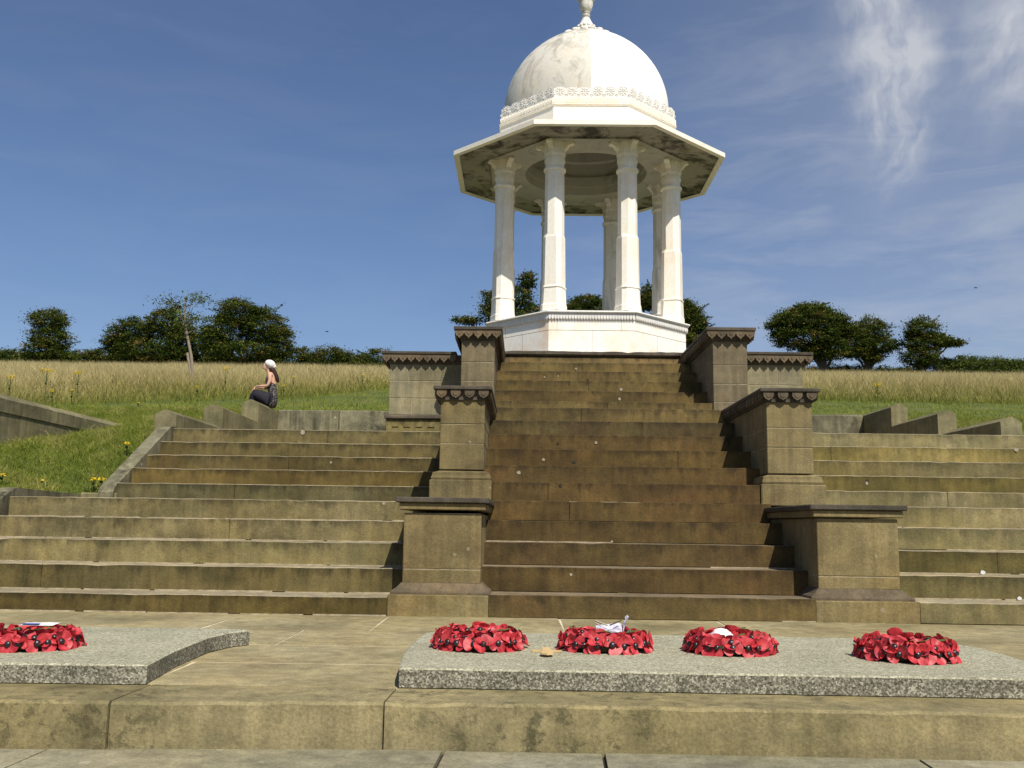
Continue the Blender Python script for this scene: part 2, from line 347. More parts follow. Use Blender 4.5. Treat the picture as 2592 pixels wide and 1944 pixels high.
def grassmat(name, pal, transl=.35, usetint=True):
    m, t, b = newmat(name); t.nodes.remove(b); o = t.nodes['Material Output']
    a = N(t, 'ShaderNodeAttribute', attribute_name='tint')
    c = ramp(t, a.outputs['Fac'], pal)
    d = N(t, 'ShaderNodeBsdfDiffuse'); tr = N(t, 'ShaderNodeBsdfTranslucent'); mx = N(t, 'ShaderNodeMixShader')
    t.links.new(c, d.inputs[0]); t.links.new(c, tr.inputs[0]); mx.inputs[0].default_value = transl
    t.links.new(d.outputs[0], mx.inputs[1]); t.links.new(tr.outputs[0], mx.inputs[2]); t.links.new(mx.outputs[0], o.inputs[0])
    return m
def soil():
    m, t, b = newmat('turf'); P = N(t, 'ShaderNodeNewGeometry').outputs['Position']
    n = noise(t, P, 1.1, 5); c = ramp(t, n, [(.35, (.06, .08, .014)), (.55, (.09, .11, .022)), (.7, (.14, .13, .045))])
    c = mix(t, 1, c, ramp(t, noise(t, P, 40, 3), [(.3, (.6,)*3), (.7, (1.3,)*3)]), 'MULTIPLY')
    t.links.new(c, b.inputs['Base Color']); bump(t, b, noise(t, P, 25, 4), .03, .8); return m
TURF = soil()
def gridlines():
    xs = sorted(set([-1200, -500, -200, -100, -60] + [round(-45+1.5*i, 3) for i in range(25)] + [round(-8.4+.3*i, 3) for i in range(9)] + [round(-5.75+.06*i, 3) for i in range(18)]))
    xs = [x for x in xs if x < -4.6]; xs += [-4.55, -3, -1, 1.05]
    xs = sorted(set(xs + [round(2.1-x, 3) for x in xs]))
    ys = [-60, -20, 0, 3, 4.98, 5.02] + [round(6+.5*i, 3) for i in range(10)] + [11.2, 11.26, 11.28, 11.34, 11.6, 12] + [round(12.4+.4*i, 3) for i in range(15)] + [18.1, 18.3, 18.499, 18.501, 19, 19.28, 19.32] + [round(19.6+.6*i, 3) for i in range(60)] + [56, 60, 66, 75, 90, 130, 200, 300, 600, 1500]
    return xs, ys
xs, ys = gridlines(); mb = MB()
vs = [(x, y, zt(x, y) + (random.uniform(-.02, .02) if y > 19 else 0)) for y in ys for x in xs]; nx = len(xs)
mb.add(vs, [(j*nx+i, j*nx+i+1, (j+1)*nx+i+1, (j+1)*nx+i) for j in range(len(ys)-1) for i in range(nx-1)])
tag(mb.build('ground', TURF), kind='structure')

# ---------------------------------------------------------------- grass (numpy blades)
def blades(name, X, Y, Z, h, w, lean, tint, mat, segs=1, tipt=None):
    """tapered blades; segs>1 bends them; tint per face, root to tip"""
    n = len(X); az = rng.uniform(0, 2*np.pi, n); la = rng.uniform(0, 2*np.pi, n)
    dx = np.cos(az)*w/2; dy = np.sin(az)*w/2; lx = np.cos(la)*lean*h; ly = np.sin(la)*lean*h
    V = []; 
    for k in range(segs+1):
        f = k/segs; b = f**1.7; wd = (1-f*.85)
        cx, cy, cz = X+lx*b, Y+ly*b, Z+h*f*(1-.15*b*lean)
        if k == segs: V.append(np.stack([cx, cy, cz], 1)[:, None, :])
        else: V.append(np.stack([np.stack([cx-dx*wd, cy-dy*wd, cz], 1), np.stack([cx+dx*wd, cy+dy*wd, cz], 1)], 1))
    V = np.concatenate(V, 1); per = 2*segs+1; V = V.reshape(-1, 3)
    base = (np.arange(n)*per)[:, None]; loops = []; lens = []; tt = []
    fl = []
    for k in range(segs-1): fl.append(([2*k, 2*k+1, 2*k+3, 2*k+2], (k+.5)/segs))
    fl.append(([2*segs-2, 2*segs-1, 2*segs], 1-.4/segs))
    L = np.concatenate([base+np.array(a)[None, :] for a, _ in fl], 1).reshape(-1)
    lens = np.tile([len(a) for a, _ in fl], n)
    T = np.stack([tint(f, n) for _, f in fl], 1).reshape(-1)
    return npmesh(name, V, L, lens, T, mat)
def npmesh(name, V, L, lens, T, mat):
    me = bpy.data.meshes.new(name); me.vertices.add(len(V)); me.vertices.foreach_set('co', V.astype(np.float32).ravel())
    me.loops.add(len(L)); me.loops.foreach_set('vertex_index', L.astype(np.int32))
    me.polygons.add(len(lens)); st = np.concatenate([[0], np.cumsum(lens)[:-1]]); me.polygons.foreach_set('loop_start', st.astype(np.int32))
    me.update(calc_edges=True)
    a = me.attributes.new('tint', 'FLOAT', 'FACE'); a.data.foreach_set('value', T.astype(np.float32))
    me.materials.append(mat); o = bpy.data.objects.new(name, me); S.collection.objects.link(o); return o
ztv = np.vectorize(zt)
def vnoise(x, y, s, seed=0):
    r = np.random.default_rng(seed); tot = 0
    for k in range(6):
        a, b, c = r.uniform(-1, 1, 3); f = s*(1+k*.6); n = math.hypot(a, b)+1e-6
        tot = tot+np.sin((a*x+b*y)/n*f*6.28+c*6.28+np.sin(x*f*2.1+k)*.8)/(1+k*.4)
    return tot/3
def bound(X):   # nearest line of the long meadow grass
    return np.interp(X, [-13, -10.5, -8, -5, -4.2, -3.4, -2, 3, 6, 8, 14], [17.2, 18.4, 20.6, 22.0, 24.5, 31, 34, 34, 24, 22.5, 22.6])
GP = grassmat('long_grass', [(0, (.15, .18, .035)), (.3, (.31, .285, .085)), (.55, (.46, .38, .16)), (.8, (.62, .52, .26)), (1, (.78, .68, .42))])
GL = grassmat('short_grass', [(0, (.10, .15, .02)), (.4, (.215, .265, .042)), (.75, (.33, .335, .075)), (1, (.55, .46, .22))])
# meadow: wedge seen by the camera, with a margin each side
n = 560000; Y = 17+ (49-17)*rng.uniform(0, 1, n)**1.15; X = (rng.uniform(-.64, .64, n))*(Y+3)
bd = bound(X)+vnoise(X, Y, .25, 2)*.5; keep = (Y > bd) & (Y > 18.8); near = np.clip((Y-bd)/4.5, 0, 1)
keep &= rng.uniform(0, 1, n) < .45+.55*near
X, Y, near, = X[keep], Y[keep], near[keep]; n = len(X)
h = (.12+.40*near**.8)*rng.uniform(.6, 1.2, n)*(1+.25*vnoise(X, Y, .2, 5)); Z = ztv(X, Y)
hueb = np.clip(np.clip((Y-bound(X))/10, 0, 1)**.5*1.08+.15*vnoise(X, Y, .15, 9)+rng.normal(0, .16, n), 0, 1)
def tmead(f, n): return np.clip((.08+.75*f)*hueb+.12*f+rng.normal(0, .07, n), 0, 1)
o = blades('meadow_grass', X, Y, Z-.01, h, (.006+.0004*Y), rng.uniform(.1, .9, n), tmead, GP, 2)
tag(o, 'tall dry straw coloured meadow grass covering the hillside below the trees', 'grass', kind='stuff')
# mown lawn behind the walls
n = 150000; Y = 18.5+16*rng.uniform(0, 1, n)**1.6; X = rng.uniform(-.62, .62, n)*(Y+2); keep = (Y < bound(X)+1.2) & ~((X > 1.0) & (Y < 19.5) & (X < 6.95))
X, Y = X[keep], Y[keep]; n = len(X); pt = vnoise(X, Y, .5, 3)
o = blades('lawn_grass', X, Y, ztv(X, Y)-.005, rng.uniform(.02, .07, n)*(1+.4*pt), .012, rng.uniform(.3, 1, n), lambda f, n: np.clip(.35+.25*f+.16*pt+rng.normal(0, .13, n), 0, 1), GL)
tag(o, 'short mown green grass of the lawn behind the low walls', 'grass', kind='stuff')
# rough banks beside the flights
def bank(name, x0, x1, label):
    n = 240000; Y = rng.uniform(9.7, 18.6, n); X = rng.uniform(x0, x1, n); XX = np.minimum(X, 2.1-X)
    keep = np.where(Y > 11.2, XX < -4.87, XX < -5.22) & ~((Y > 12.9) & (XX > -5.0)); X, Y, XX = X[keep], Y[keep], XX[keep]; n = len(X)
    keep = ~((XX < -6.5) & (XX > -6.92) & (Y > 9) & (Y < 16.4)); X, Y = X[keep], Y[keep]; n = len(X)
    pt = vnoise(X, Y, .55, 8); p2 = vnoise(X, Y, 1.9, 21); h = rng.uniform(.03, .11, n)*(1+.5*pt)*np.where(rng.uniform(0, 1, n) < .03, 2.0, 1)
    o = blades(name, X, Y, ztv(X, Y)-.005, h, .0065, rng.uniform(.4, 1.4, n), lambda f, n: np.clip(.32+.25*f+.30*pt+.24*p2+rng.normal(0, .22, n), 0, 1), GL, 2)
    tag(o, label, 'grass', kind='stuff')
bank('bank_grass', -9.5, -4.8, 'rough green grass with yellow flecks on the bank left of the steps')
bank('bank_grass', 6.9, 9.5, 'rough green grass on the bank right of the steps')

# ---------------------------------------------------------------- paving and kerb steps
mb = MB(); mb.box(-7.5, 9.6, 4.605, 8.6, -.5, -.0028, 0)
tag(mb.build('platform_bed', plain('bed_mortar', (.72, .62, .45), c2=(.40, .34, .23), sc=5)), kind='structure')
mb = MB()
def flag(x0, x1, y0, y1, zt_=0, th=.1, sk=0.0, mbx=None):
    g_ = .008; gy = .015 if zt_ == 0 else .008; dz = random.uniform(-.0025, .0025)
    p = [(x0+g_-sk, y0+gy), (x1-g_-sk, y0+gy), (x1-g_+sk, y1-gy), (x0+g_+sk, y1-gy)]
    (mbx or mb).prism(p, zt_-th, zt_+dz)
rows = [(4.60, 5.35), (5.35, 6.14), (6.14, 6.98), (6.98, 8.2)]
cuts = [[-7.5, -4.9, -3.1, -1.72, -.52, 1.1, 2.9, 4.7, 6.4, 9.6], [-7.5, -5.6, -3.9, -2.4, -.55, .9, 2.6, 4.1, 6, 9.6],
        [-7.5, -5.2, -3.4, -1.5, .1, 1.2, 2.02, 3.8, 5.6, 9.6], [-7.5, -5.4, -3.8, -2.23, -1.06, .30, 1.55, 2.9, 4.2, 6, 9.6]]
for (a, b), cs in zip(rows, cuts):
    for x0, x1 in zip(cs, cs[1:]): flag(x0, x1, a, b, sk=random.uniform(-.01, .01))
tag(mb.build('platform_paving', PAVE), kind='structure')
# lower pavement in front of the kerb step
mb = MB(); mb.box(-7.5, 9.6, 1.2, 4.5, -.5, -.205, 0); tag(mb.build('lower_bed', JOINT), kind='structure')
mb = MB()
for (a, b), cs in zip([(2.2, 3.15), (3.15, 4.24)], [[-7.5, -3, -1.2, .6, 2.1, 4, 9.6], [-7.5, -3.4, -1.93, -.335, .32, 1.60, 3.3, 9.6]]):
    for x0, x1 in zip(cs, cs[1:]): flag(x0, x1, a, b, -.188, sk=.02)
tag(mb.build('lower_pavement', PAVELOW), kind='structure')
ks = empty('kerb_step', (.5, 4.3, -.19), 'long olive sandstone kerb step across the foreground below the granite slabs', 'step')
for x0, x1, ya, yb in [(-7.5, -3.2, 4.15, 4.15), (-3.19, -1.682, 4.155, 4.150), (-1.676, -.573, 4.163, 4.235), (-.567, 2.9, 4.245, 4.20), (2.912, 6, 4.19, 4.17), (6.01, 9.6, 4.17, 4.16)]:
    mb = MB(); mb.sweepx([(0, -.24), (0, -.012), (.014, 0), (.40, 0), (.40, -.24)], x0, x1, .10, .0022, (1, 2))
    mb.v = [(x, y+ya+(yb-ya)*(x-x0)/(x1-x0), z) for x, y, z in mb.v]
    # joints run slightly askew across the tread
    mb.v = [(x+(.06 if x1 > 0 or abs(x-x1) < .5 or True else 0)*(y-4.2)*.35*(1 if x < .5 else -1), y if y < 4.5 else 4.598, z) for x, y, z in mb.v]
    mb.build('stone_block', KERB, ks)

# ---------------------------------------------------------------- granite slabs
def slab(name, pts, z1, label):
    mb = MB(); k = len(pts)
    mb.add([(x, y, .004) for x, y in pts]+[(x, y, z1-.008) for x, y in pts]+[(x+(cx-x)*.008, y+(cy-y)*.008, z1) for x, y in pts for cx, cy in [(sum(p[0] for p in pts)/k, 5.35)]],
           [(i, (i+1) % k, k+(i+1) % k, k+i) for i in range(k)], 1)
    b = len(mb.v)-3*k
    mb.f += [(b+k+i, b+k+(i+1) % k, b+2*k+(i+1) % k, b+2*k+i) for i in range(k)]; mb.m += [0]*k
    mb.f.append(tuple(b+2*k+i for i in range(k))); mb.m.append(0)
    tag(mb.build_at(name, [GRAN, GRANF], (sum(p[0] for p in pts)/k, 5.35, 0)), label, 'slab', 'speckled granite slabs on the paving')
def dense(a, b, n): return [(a[0]+(b[0]-a[0])*i/n, a[1]+(b[1]-a[1])*i/n+random.uniform(-.004, .004)) for i in range(n)]
slab('granite_slab', dense((-5.7, 4.53), (-1.70, 4.57), 40)+[(-1.692, 4.585), (-1.72, 4.85), (-1.745, 5.1), (-1.758, 5.4), (-1.765, 5.7), (-1.72, 5.95), (-1.64, 6.09), (-1.70, 6.13), (-2.1, 6.14)]+[(-5.6, 6.1)], .09, 'grey granite slab at the far left with one poppy wreath on it')
slab('granite_slab', dense((-.552, 4.60), (2.46, 4.555), 36)+[(2.475, 4.57), (2.51, 4.85), (2.545, 5.13), (2.575, 5.45), (2.57, 5.73), (2.51, 5.93), (2.36, 6.1), (2.25, 6.14)]+[(-.5, 6.16), (-.545, 6.14), (-.583, 6.07), (-.598, 5.8), (-.606, 5.4), (-.596, 5.05), (-.572, 4.75)], .09, 'broad speckled granite slab carrying four poppy wreaths and a small cross')

# ---------------------------------------------------------------- flights of steps
def step(par, x0, x1, y, zlo, zhi, depth, mat, joints=(), side=None, ch=.006, mort=True, pale=.9, tone=None):
    mb = MB(); xs_ = [x0]+list(joints)+[x1]; nose = random.uniform(-.002, .002)
    for a, b in zip(xs_, xs_[1:]):
        dy = random.uniform(-.004, .004)
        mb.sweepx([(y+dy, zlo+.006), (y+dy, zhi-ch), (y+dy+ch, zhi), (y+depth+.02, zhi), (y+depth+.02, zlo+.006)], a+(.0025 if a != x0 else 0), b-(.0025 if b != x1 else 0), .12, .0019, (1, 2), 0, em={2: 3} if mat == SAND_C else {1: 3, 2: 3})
    if mort:      # pale mortar fillet along the foot of the riser, broken in places
        x = x0
        while x < x1-.1:
            L = random.uniform(.25, 1.6); e = min(x+L, x1)
            if random.random() < pale: mb.box(x+.004, e-.004, y-random.uniform(.005, .011), y+.05, zlo-.004, zlo+random.uniform(.006, .012), 1)
            else: mb.box(x+.004, e-.004, y+.012, y+.05, zlo-.004, zlo+.004, 2)
            x = e+random.uniform(0, .12)
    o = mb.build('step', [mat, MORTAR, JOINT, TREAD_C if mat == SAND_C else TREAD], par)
    if tone:
        g_ = min(max(tone[1], .42), 1.35)**.9; o.color = (g_*(tone[0]/tone[1])**.45, g_, g_*(tone[2]/tone[1])**.3, 1)
    return o
TONE_L = [(0.42, 0.32, 0.10), (0.63, 0.55, 0.37), (1.11, 1.06, 1.19), (1.00, 0.94, 1.19), (0.88, 0.86, 1.09), (0.48, 0.52, 0.61), (0.71, 0.50, 0.16), (0.37, 0.30, 0.16), (0.57, 0.50, 0.33), (0.78, 0.72, 0.68)]
TONE_C = [(0.56, 0.52, 0.35), (0.43, 0.33, 0.17), (0.58, 0.49, 0.35), (0.45, 0.37, 0.20), (0.39, 0.29, 0.14), (0.42, 0.31, 0.15), (0.63, 0.49, 0.26), (0.59, 0.48, 0.19), (0.43, 0.34, 0.20), (0.38, 0.42, 0.38), (0.72, 0.75, 0.59), (0.69, 0.68, 0.48), (0.61, 0.55, 0.33), (0.61, 0.59, 0.36), (0.70, 0.70, 0.51), (0.81, 0.87, 0.56)]
TONE_R = [(1.10, 0.98, 1.26), (0.59, 0.54, 0.41), (0.54, 0.47, 0.17), (1.15, 1.09, 1.80), (1.93, 1.72, 2.82), (1.09, 1.02, 1.59), (0.63, 0.52, 0.14), (0.82, 0.73, 0.81), (1.42, 1.13, 0.59), (1.16, 1.12, 1.66)]
XI0, XI1 = -.33, 2.42
st = empty('staircase', (1.05, 8.2, 0), 'long central flight of brown sandstone steps climbing between the piers to the pavilion', 'stairs')
ztop = [0, .182, .389, .588, .785, .978, 1.175, 1.372, 1.577, 1.776, 1.979, 2.183, 2.375, 2.575, 2.774, 2.973, 3.173]
yst = [8.12+.4*i for i in range(11)] + [13.0, 13.42, 13.82, 14.22, 14.64]
for i in range(16):
    x0, x1 = (-.30, 2.355) if i == 0 else (XI0, XI1)
    d = (yst[i+1] if i < 15 else 15.1)-yst[i]
    if i < 5: x0, x1 = (-.27 if i == 0 else -.345), (2.355 if i == 0 else 2.41)
    if 5 == i: x0, x1 = -.318, 2.402
    if i > 5: x0, x1 = -.41, 2.497
    j = [[], [], [], [], [.45], [.25], [], [1.7], [], [1.4], [.7], [1.1], [], [.9], [], [.8]][i]
    step(st, x0, x1, yst[i], ztop[i], ztop[i+1], d, SAND_C, j, mort=i < 11 or i % 2, pale=.3, tone=TONE_C[i])
mb = MB(); mb.sweepx([(15.08, 3.375), (15.08, 3.415), (15.095, 3.425), (15.6, 3.425), (15.6, 3.34), (15.16, 3.34)], -.408, 2.495, .1, .003, (1, 2)); mb.build('landing_edge', CAPST, st)
mb = MB(); mb.cbox(-.41, 2.497, 15.12, 15.5, 3.17, 3.338, .006); mb.build('riser', SAND_C, st)
def flight(par, xa, xb, zz, mat, jn, tones):
    for i in range(10):
        y = 8.12+.4*i if i < 5 else 11.3+.43*(i-5)
        ny = [8.52, 8.92, 9.32, 9.72, 11.3, 11.73, 12.16, 12.59, 13.02, 13.5][i]
        step(par, xa(i), xb(i), y, ([0]+zz)[i] , zz[i], ny-y, mat, jn[i], tone=tones[i])
zl = [.150, .362, .568, .764, .956, 1.163, 1.357, 1.548, 1.747, 1.956]
zr = [.170, .367, .564, .767, .969, 1.179, 1.373, 1.580, 1.790, 2.0]
stl = empty('staircase', (-2.8, 8.2, 0), 'left flight of olive sandstone steps beside the grass bank', 'stairs')
jl = [[], [-4.1], [], [-2.75], [], [-3.3], [], [-2.9], [], [-2.6]]
flight(stl, lambda i: -5.05 if i < 5 else -4.655, lambda i: -1.09 if i == 0 else (-1.0 if i < 5 else -.88), zl, SAND_L, jl, TONE_L)
mb = MB()
def string(mb, x0, x1, pts, zb, yb, m=0):
    """raking side kerb: pts (y,z) along its top"""
    k = len(pts); v = []
    for x in (x0, x1): v += [(x, y, z) for y, z in pts]+[(x, pts[-1][0], zb), (x, pts[0][0], zb)]
    q = k+2; mb.add(v, [tuple(range(q)), tuple(range(q, 2*q))[::-1]]+[(i, q+i, q+(i+1) % q, (i+1) % q) for i in range(q)], m)
string(mb, -5.21, -5.052, [(8.1, .22), (8.14, .30), (9.80, 1.035), (9.86, 1.045), (11.34, 1.02)], -.1, 0)
mb.build('side_kerb', LICHW, stl)
mb = MB(); string(mb, -4.83, -4.657, [(11.22, 1.05), (11.26, 1.11), (12.92, 1.965), (13.05, 1.985), (13.6, 1.985)], .8, 0); mb.build('side_kerb', LICHW, stl)
mb = MB(); mb.cbox(-5.05, -4.64, 11.26, 11.42, .9, 1.045, .01); mb.build('return_kerb', CONC, stl)
str_ = empty('staircase', (4.9, 8.2, 0), 'right flight of pale yellowish sandstone steps', 'stairs')
jr = [[], [], [4.2], [], [], [4.8], [], [], [3.9], []]
flight(str_, lambda i: 3.19 if i == 0 else (3.08 if i < 5 else 2.97), lambda i: 7.15 if i < 5 else 6.75, zr, SAND_R, jr, TONE_R)
mb = MB(); string(mb, 7.152, 7.31, [(8.1, .22), (8.14, .30), (9.80, 1.035), (9.86, 1.045), (11.34, 1.02)], -.1, 0); mb.build('side_kerb', LICHW, str_)
mb = MB(); string(mb, 6.757, 6.93, [(11.22, 1.05), (11.26, 1.11), (12.92, 1.965), (13.05, 1.985), (13.6, 1.985)], .8, 0); mb.build('side_kerb', LICHW, str_)
def plug(par, x, y, z, r_=.017, pit=False):
    rs = random.Random(int(abs(x)*1000)); m_ = MB(); pts = [(r_*rs.uniform(.7, 1.15)*math.cos(q*.785), r_*rs.uniform(.7, 1.2)*math.sin(q*.785)) for q in range(8)]
    m_.plate(pts, (x, y-.007, z), (1, 0, 0), (0, 0, 1), (0, -1, 0), -.012); m_.build('pit' if pit else 'mortar_plug', JOINT if pit else PLUG, par)
PLUG = plain('lime_plug', (.34, .30, .22), c2=(.25, .22, .16), sc=60)
for x, y, z, r_ in [(.764, 14.64, 3.075, .014), (1.362, 13.82, 2.66, .022), (1.297, 13.42, 2.47, .02), (.822, 11.32, 1.691, .017), (.216, 10.92, 1.461, .017), (-.051, 10.52, 1.293, .021), (.409, 8.52, .331, .014), (.285, 14.22, 2.88, .014), (.829, 9.32, .6, .011), (.48, 14.22, 2.9, .012)]: plug(st, x, y, z, r_)
for x, y, z, r_ in [(.554, 10.92, 1.44, .022), (.387, 11.32, 1.68, .013), (.377, 10.12, 1.15, .016), (.917, 14.22, 2.85, .014), (.62, 13.82, 2.73, .011)]: plug(st, x, y, z, r_, True)
plug(str_, 4.046, 11.73, 1.307, .024, True); plug(str_, 4.04, 11.728, 1.285, .02); plug(str_, 6.24, 12.59, 1.775, .03); plug(str_, 3.05, 9.32, .66, .013)
plug(stl, -2.935, 13.02, 1.925, .034); plug(stl, -1.366, 9.72, .935, .019); plug(stl, -2.376, 12.16, 1.475, .014)
mb = MB(); mb.box(-4.66, -.9, 13.4, 18.46, 1.2, 1.945); mb.box(2.98, 6.62, 13.4, 19.25, 1.2, 1.985)
tag(mb.build('terrace', PAVE), kind='structure')

# ---------------------------------------------------------------- piers, parapets
def courses(mb, x0, x1, y0, y1, zs, vj=(), j=.0, ins=.005, mm=1):
    """stacked stones with a recessed mortar core"""
    mb.box(x0+ins, x1-ins, y0+ins, y1-ins, zs[0]+.002, zs[-1]-.002, mm)
    for i, (a, b) in enumerate(zip(zs, zs[1:])):
        cuts_ = [x0]+[v for (k, v) in vj if k == i]+[x1]
        for p, q in zip(cuts_, cuts_[1:]):
            mb.cbox(p+(.002 if p != x0 else 0), q-(.002 if q != x1 else 0), y0+random.uniform(-.0015, .0015), y1, a+.003, b-.003, .005)
def petal(w, h, style):
    if style == 'round':
        return [(-.36*w, 0), (-.36*w, -.42*h), (-.31*w, -.62*h), (-.20*w, -.80*h), (-.07*w, -.9*h), (0, -h), (.07*w, -.9*h), (.20*w, -.80*h), (.31*w, -.62*h), (.36*w, -.42*h), (.36*w, 0)]
    return [(-.5*w, 0), (-.5*w, -.38*h), (-.42*w, -.42*h), (-.40*w, -.56*h), (-.28*w, -.68*h), (-.12*w, -.80*h), (0, -h), (.12*w, -.80*h), (.28*w, -.68*h), (.40*w, -.56*h), (.42*w, -.42*h), (.5*w, -.38*h), (.5*w, 0)]
def valance(mb, p0, p1, nrm, n, h, style, th=.028, m=0, relief=True):
    p0, p1, nrm = Vector(p0), Vector(p1), Vector(nrm); L = (p1-p0).length; u = (p1-p0)/L; w = L/n
    for i in range(n):
        c = p0+u*(w*(i+.5)); mb.plate(petal(w*.995, h*random.uniform(.97, 1.02), style), c, u, Vector((0, 0, 1)), -nrm, th, m)
        if relief:
            s = .55 if style == 'round' else .42
            pts = [(a*s, b*s) for a, b in petal(w, h*1.0, 'round')]
            mb.plate(pts, c+nrm*.006-Vector((0, 0, h*.16)), u, Vector((0, 0, 1)), -nrm, .01, m)
def pier(label, x0, x1, y0, y1, zb, ztop_, zs, style, np_, ps, mat, base=None, plinth=None, tops=.045, over=.08, hval=.11):
    e = empty('parapet_pier', ((x0+x1)/2, y0, zb), label, 'pier', 'sandstone parapet piers flanking the central steps')
    mb = MB(); courses(mb, x0, x1, y0, y1, zs); mb.build('shaft', [mat, MORTAR], e)
    if plinth:
        mb = MB(); px0, px1, py0, pz0, pz1 = plinth; mb.cbox(px0, px1, py0, y1, pz0, pz1, .008); mb.build('plinth', mat, e)
    if base:
        bx, bz0, bz1, style_b = base; mb = MB(); prof = []
        if style_b == 'cove':
            prof = [(bx, bz0), (bx, bz0+.018), (bx*.93, bz0+.03), (bx*.55, bz0+.05), (bx*.25, bz0+.075), (.008, bz1), (.0, bz1)]
        else:
            prof = [(bx, bz0), (bx+.006, bz0+.02), (bx, bz0+.035), (bx*.92, bz0+.05), (bx*.88, bz0+.075), (bx*.35, bz1-.008), (0, bz1)]
        rings = []
        for o_, z in prof: rings.append([(x0-o_, y0-o_, z), (x1+o_, y0-o_, z), (x1+o_, y1, z), (x0-o_, y1, z)])
        v = [p for r_ in rings for p in r_]; f = [(4*i+a, 4*i+(a+1) % 4, 4*i+4+(a+1) % 4, 4*i+4+a) for i in range(len(prof)-1) for a in range(4)]
        f += [(0, 3, 2, 1)]; mb.add(v, f); mb.build('base_moulding', PETAL if style_b == 'cove' else mat, e)
    return e
def capset(e, x0, x1, y0, y1, ztop_, th, over, hval, style, nf, ns, lip=.012, cove=True):
    X0, X1, Y0, Y1 = x0-over, x1+over, y0-over, y1
    mb = MB(); mb.cbox(X0, X1, Y0, Y1, ztop_-th, ztop_, .007, 0, .001); mb.build('capping', CAPST, e)
    mb = MB(); z0 = ztop_-th-.0005
    ix = .014
    if style in ('round', 'point'):
        # cove rising from the shaft to the underside of the capping
        k = .045; zlo = z0-hval*1.02
        prof = [(.006, zlo-.012), (.02, zlo-.01), (.018, zlo+.01), (over*.28, zlo+hval*.35), (over*.5, zlo+hval*.7), (over*.55, z0)]
        rings = [[(x0-o_, y0-o_, z), (x1+o_, y0-o_, z), (x1+o_, Y1-.001, z), (x0-o_, Y1-.001, z)] for o_, z in prof]
        v = [p for r_ in rings for p in r_]; f = [(4*i+a, 4*i+(a+1) % 4, 4*i+4+(a+1) % 4, 4*i+4+a) for i in range(len(prof)-1) for a in range(4)]
        f += [(0, 3, 2, 1), tuple(4*(len(prof)-1)+a for a in range(4))]
        mb.add(v, f, 1)
        th_ = .03
        valance(mb, (X0+ix, Y0+ix, z0), (X1-ix, Y0+ix, z0), (0, -1, 0), nf, hval, style, th_)
        valance(mb, (X0+ix, Y1-.01, z0), (X0+ix, Y0+ix+th_+.002, z0), (-1, 0, 0), ns, hval, style, th_)
        valance(mb, (X1-ix, Y0+ix+th_+.002, z0), (X1-ix, Y1-.01, z0), (1, 0, 0), ns, hval, style, th_)
        mb.build('carved_valance', [PETAL, CAPST], e)
    else:
        mb.cbox(x0-over*.55, x1+over*.55, y0-over*.55, Y1-.002, ztop_-th-.058, ztop_-th-.0005, .006)
        mb.build('cap_moulding', PIER, e)
LABS = {'l': ('low plain pier at the foot of the steps on the left', 'low plain pier at the foot of the steps on the right'),
        'm': ('middle pier with round petal valance, left of the central steps', 'middle pier with round petal valance, right of the central steps'),
        'u': ('upper pier with pointed scallop valance, left of the pavilion base', 'upper pier with pointed scallop valance, right of the pavilion base')}
for sgn in (0, 1):
    # low
    x0, x1 = ((-.985, -.345), (2.41, 3.072))[sgn]; dz = (0, -.012)[sgn]
    e = pier(LABS['l'][sgn], x0, x1, 8.22, 10.1, 0, .95, [.255, .372+dz, .83], 'plain', 0, 0, (PIER, PIER)[sgn],
             base=(.085, .172, .262, 'cove'), plinth=((-1.088, -.271, 8.12, -.02, .172), (2.352, 3.19, 8.12, -.02, .172))[sgn])
    capset(e, x0, x1, 8.22, 10.07, (.957, .94)[sgn], .045, .065, .1, 'plain', 0, 0)
    # mid
    x0, x1 = ((-.868, -.412), (2.499, 2.968))[sgn]
    e = pier(LABS['m'][sgn], x0, x1, 10.17, 12.9, .98, 2.16, [1.295, 1.566, 1.768, 2.12], 'round', 3, 0, PIER,
             base=(.072, 1.19, 1.285, 'roll'), plinth=((-.962, -.325, 10.09, .97, 1.19), (2.41, 3.066, 10.09, .965, 1.187))[sgn])
    capset(e, x0, x1, 10.17, 12.88, (2.160, 2.176)[sgn], .04, .075, .088, 'round', 4, 19)
    # upper
    x0, x1 = ((-.848, -.408), (2.496, 2.951))[sgn]
    e = pier(LABS['u'][sgn], x0, x1, 12.97, 15.2, 2.0, 3.35, [1.9, 2.385, 2.627, 2.884, 3.31], 'point', 5, 0, PIERUP)
    capset(e, x0, x1, 12.97, 15.18, (3.351, 3.376)[sgn], .045, .103, .115, 'point', 5, 19)
